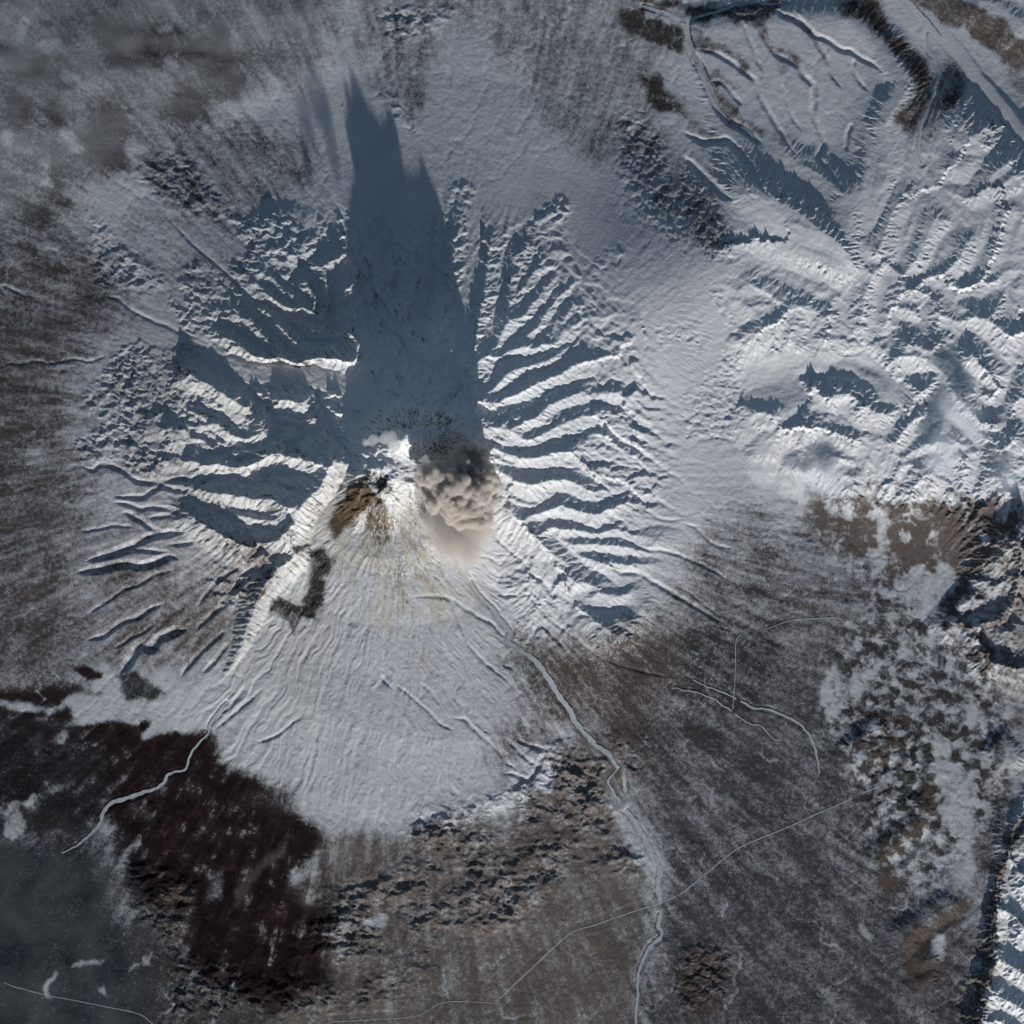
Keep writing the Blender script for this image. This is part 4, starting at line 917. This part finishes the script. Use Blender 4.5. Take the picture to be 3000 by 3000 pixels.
# ------------------------------------------------------------------ rivers and roads laid into their beds
for name, label, q, w, zc in ribbons:
    p = q[:, :2]; tn = np.gradient(p, axis=0); tn /= np.linalg.norm(tn, axis=1)[:, None] + 1e-9
    nr = np.stack([-tn[:, 1], tn[:, 0]], 1); vs_, fs = [], []
    lift = -.01 if name == 'river' and w.max() > 3 else .012
    for k in range(len(p)):
        for sgn in (-1, 0, 1):
            e = p[k] + sgn * nr[k] * w[k]
            vs_.append(((e[0] - 1500) / 10, (1500 - e[1]) / 10, zc[k] + lift + (.004 if sgn == 0 else 0)))
    for k in range(len(p) - 1):
        a = 3 * k; fs += [(a, a + 1, a + 4, a + 3), (a + 1, a + 2, a + 5, a + 4)]
    me = bpy.data.meshes.new(name); me.from_pydata(vs_, [], fs); me.update()
    me.materials.append(MAT_ROAD if name == 'road' else MAT_DARKR if 'dark' in label.split()[:1] else MAT_ICE)
    link(name, me, kind='structure', label=label)

# ------------------------------------------------------------------ ash plume and steam
def cloud_mesh(name, balls, vox, disp):
    bm = bmesh.new()
    for (x_, y_, z_, r_) in balls:
        res = bmesh.ops.create_icosphere(bm, subdivisions=2 if len(balls) > 100 else 3, radius=r_)
        bmesh.ops.translate(bm, verts=res['verts'], vec=((x_ - 1500) / 10, (1500 - y_) / 10, z_))
    me = bpy.data.meshes.new(name + '_raw'); bm.to_mesh(me); bm.free()
    o = bpy.data.objects.new(name + '_raw', me); col.objects.link(o)
    r = o.modifiers.new('r', 'REMESH'); r.mode = 'VOXEL'; r.voxel_size = vox
    for k, (sz, st_) in enumerate(disp):
        tx = bpy.data.textures.new(name + str(k), 'CLOUDS'); tx.noise_scale = sz; tx.noise_depth = 2; tx.noise_basis = 'ORIGINAL_PERLIN'
        d = o.modifiers.new('d%d' % k, 'DISPLACE'); d.texture = tx; d.strength = st_; d.texture_coords = 'GLOBAL'; d.mid_level = .5
    dg = bpy.context.evaluated_depsgraph_get(); ev = o.evaluated_get(dg)
    out = bpy.data.meshes.new_from_object(ev); out.name = name
    bpy.data.objects.remove(o)
    out.polygons.foreach_set('use_smooth', np.ones(len(out.polygons), bool))
    return out
def vol_material(name, colr, dens, absorb=(0, 0, 0), var=None):
    m = bpy.data.materials.new(name); m.use_nodes = True; n = m.node_tree.nodes; l = m.node_tree.links
    n.remove(n['Principled BSDF']); v = n.new('ShaderNodeVolumePrincipled')
    v.inputs['Color'].default_value = (*colr, 1); v.inputs['Density'].default_value = dens; v.inputs['Anisotropy'].default_value = .15
    if var:
        geo = n.new('ShaderNodeTexCoord'); t = noise(n, l, geo.outputs['Object'], var[0], 4, .6)
        r = n.new('ShaderNodeMapRange'); r.inputs[1].default_value = var[1]; r.inputs[2].default_value = var[2]; r.inputs[3].default_value = 0; r.inputs[4].default_value = dens
        l.new(t.outputs['Fac'], r.inputs[0]); l.new(r.outputs[0], v.inputs['Density'])
    l.new(v.outputs[0], n['Material Output'].inputs['Volume'])
    return m
rnd = random.Random(4)
def billows(spine, n, spread, kids=0):
    b = []
    for k in range(n):
        t = rnd.random() * (len(spine) - 1); i = min(int(t), len(spine) - 2); f = t - i
        x_, y_, z_, r_ = [spine[i][c] * (1 - f) + spine[i + 1][c] * f for c in range(4)]
        a = rnd.random() * 6.283; el = rnd.uniform(-.6, 1.2); d = r_ * spread
        b.append((x_ + math.cos(a) * math.cos(el) * d * 10, y_ + math.sin(a) * math.cos(el) * d * 10, z_ + math.sin(el) * d * .8, r_ * rnd.uniform(.22, .72)))
    sub = []
    for (x_, y_, z_, r_) in b:                              # smaller puffs budding from each billow
        for _ in range(kids):
            a = rnd.random() * 6.283; el = rnd.uniform(-.5, 1.4)
            sub.append((x_ + math.cos(a) * math.cos(el) * r_ * 9, y_ + math.sin(a) * math.cos(el) * r_ * 9, z_ + math.sin(el) * r_ * .9, r_ * rnd.uniform(.18, .58)))
    return b + sub + [(*s[:3], s[3] * .8) for s in spine]
pl_a = [(1285, 1408, 24, 3.6), (1288, 1416, 26, 5.0), (1302, 1436, 26, 5.8), (1322, 1462, 24, 5.8), (1345, 1488, 22, 5.6), (1352, 1518, 20, 5.2)]
pl_b = [(1366, 1332, 21.5, 2.8), (1385, 1350, 23, 4.2), (1402, 1378, 23.5, 5.0), (1404, 1412, 22.5, 5.2), (1394, 1448, 21.5, 5.4), (1374, 1486, 20.5, 5.4)]
pl_c = [(1345, 1520, 19, 5.2), (1340, 1550, 17.5, 5.8), (1325, 1585, 16, 5.4), (1365, 1605, 15, 5.0), (1395, 1560, 17, 5.0)]
plume = bpy.data.objects.new('ash_plume', None); col.objects.link(plume); plume.location = (-20, 8, 20)
plume['label'] = 'billowing brown ash plume rising beside the lava dome'; plume['category'] = 'ash plume'
MAT_ASH = vol_material('volcanic ash cloud', (.885, .85, .815), 1.6)
MAT_VEIL = vol_material('thin ash veil', (.84, .805, .77), .10)
MAT_STEAM = vol_material('steam', (.97, .975, .98), .35)
MAT_MIST = vol_material('thin mist', (.95, .96, .98), .05)
def child(name, me, mat, parent, **p):
    me.materials.append(mat); o = link(name, me, parent, **p)
    if parent: o.location = -parent.location
    return o
child('billow_column', cloud_mesh('billow_column', billows(pl_a, 40, .95, 6) + billows(pl_b, 40, .95, 6) , .27, [(2.6, 1.5), (1.2, .9), (.6, .45)]), MAT_ASH, plume)
child('trailing_ash', cloud_mesh('trailing_ash', billows(pl_c, 26, .85, 5), .34, [(2.4, 1.6), (1.1, .9)]), vol_material('trailing ash', (.85, .815, .78), .30), plume)
pl_v = [(1300, 1480, 21.5, 5.5), (1290, 1540, 19.5, 6), (1330, 1600, 18, 6), (1370, 1590, 18.5, 6), (1410, 1540, 20, 5)]
child('ash_veil', cloud_mesh('ash_veil', [(*s[:3], s[3]) for s in pl_v] + billows(pl_v, 10, .6), .7, [(4.0, 2.0)]), MAT_VEIL, plume)
st_b = billows([(1075, 1300, 26.5, 1.6), (1100, 1290, 28, 2.0), (1130, 1290, 29, 2.0), (1155, 1280, 29, 2.0), (1160, 1310, 27.5, 2.2)], 16, .7)
o = child('steam_cloud', cloud_mesh('steam_cloud', st_b, .45, [(2.0, 1.2)]), MAT_STEAM, None)
o['label'] = 'small white steam cloud clinging to the summit rim'; o['category'] = 'steam cloud'

# ------------------------------------------------------------------ thin cloud and mist
def mist(label, pts, soft, zc, thick, seed, dens, cut=.0, sc=120, stretch=(1, 1)):
    m = pmask(pts, soft); k = 4
    m = m[::k, ::k]; gx = X[::k, ::k]; gy = Y[::k, ::k]
    nz = fbm(gx / sc / stretch[0], gy / sc / stretch[1], 5, seed, .55)
    t = thick * np.clip(m * 1.15 - .12, 0, 1) * np.clip(.55 + 1.1 * nz - cut, 0, 1.4)
    t[0, :] = t[-1, :] = 0; t[:, 0] = t[:, -1] = 0
    lift = zc + .8 * fbm(gx / 200, gy / 200, 3, seed + 5)
    on = t > .03; t = np.where(on, t, 0)
    cell = on[:-1, :-1] | on[1:, :-1] | on[1:, 1:] | on[:-1, 1:]
    h, w = t.shape; top = np.full((h, w), -1); bot = np.full((h, w), -1); vsl = []; fs = []
    def vert(j, i):
        if top[j, i] < 0:
            x_, y_ = (gx[j, i] - 1500) / 10, (1500 - gy[j, i]) / 10
            top[j, i] = len(vsl); vsl.append((x_, y_, lift[j, i] + t[j, i] / 2))
            if t[j, i] > 0: bot[j, i] = len(vsl); vsl.append((x_, y_, lift[j, i] - t[j, i] / 2))
            else: bot[j, i] = top[j, i]
    for j, i in zip(*np.nonzero(cell)):
        c4 = ((j, i), (j + 1, i), (j + 1, i + 1), (j, i + 1))
        for c in c4: vert(*c)
        fs.append([top[c] for c in c4]); fs.append([bot[c] for c in reversed(c4)])
    me = bpy.data.meshes.new('cloud'); me.from_pydata(vsl, [], fs); me.update()
    me.polygons.foreach_set('use_smooth', np.ones(len(me.polygons), bool))
    me.materials.append(vol_material('mist', (.90, .94, .985), dens))
    return link('cloud', me, label=label, category='cloud', group='thin clouds drifting over the land')
mist('broad grey veil of thin cloud over the top left corner', [(-60, -60), (980, -60), (1060, 140), (900, 300), (640, 260), (520, 420), (330, 420), (240, 560), (-60, 640)], 160, 9, 3.0, 301, .13, 0, 130, (1.7, .7))
mist('faint veil of thin cloud over the lower left corner', [(-60, 2380), (240, 2420), (380, 2600), (420, 2900), (380, 3100), (-60, 3100)], 120, 6, 2.4, 311, .035, .05, 110)
mist('soft cloud lying in the valley between the snowy ridges at right', T('S', '1380,960 1480,980 1560,1060 1600,1130 1720,1260 1700,1300 1560,1210 1460,1120 1390,1060'), 34, 10.2, 2.4, 321, .45, -.2, 40)
mist('small cloud puff south of the valley cloud at right', T('S', '1380,1240 1500,1220 1520,1330 1480,1450 1400,1500 1300,1450 1330,1360'), 34, 9.5, 2.2, 331, .45, -.1, 40)
mist('pale cloud patch above the brown foothills', T('S', '600,1420 760,1430 800,1560 680,1640 520,1640 540,1520'), 40, 8.5, 2.0, 341, .4, 0, 40)
mist('thin cloud wisp at the far right foothills', T('S', '1720,1460 1860,1440 1900,1560 1780,1620 1700,1560'), 34, 8.5, 2.0, 351, .4, 0, 40)
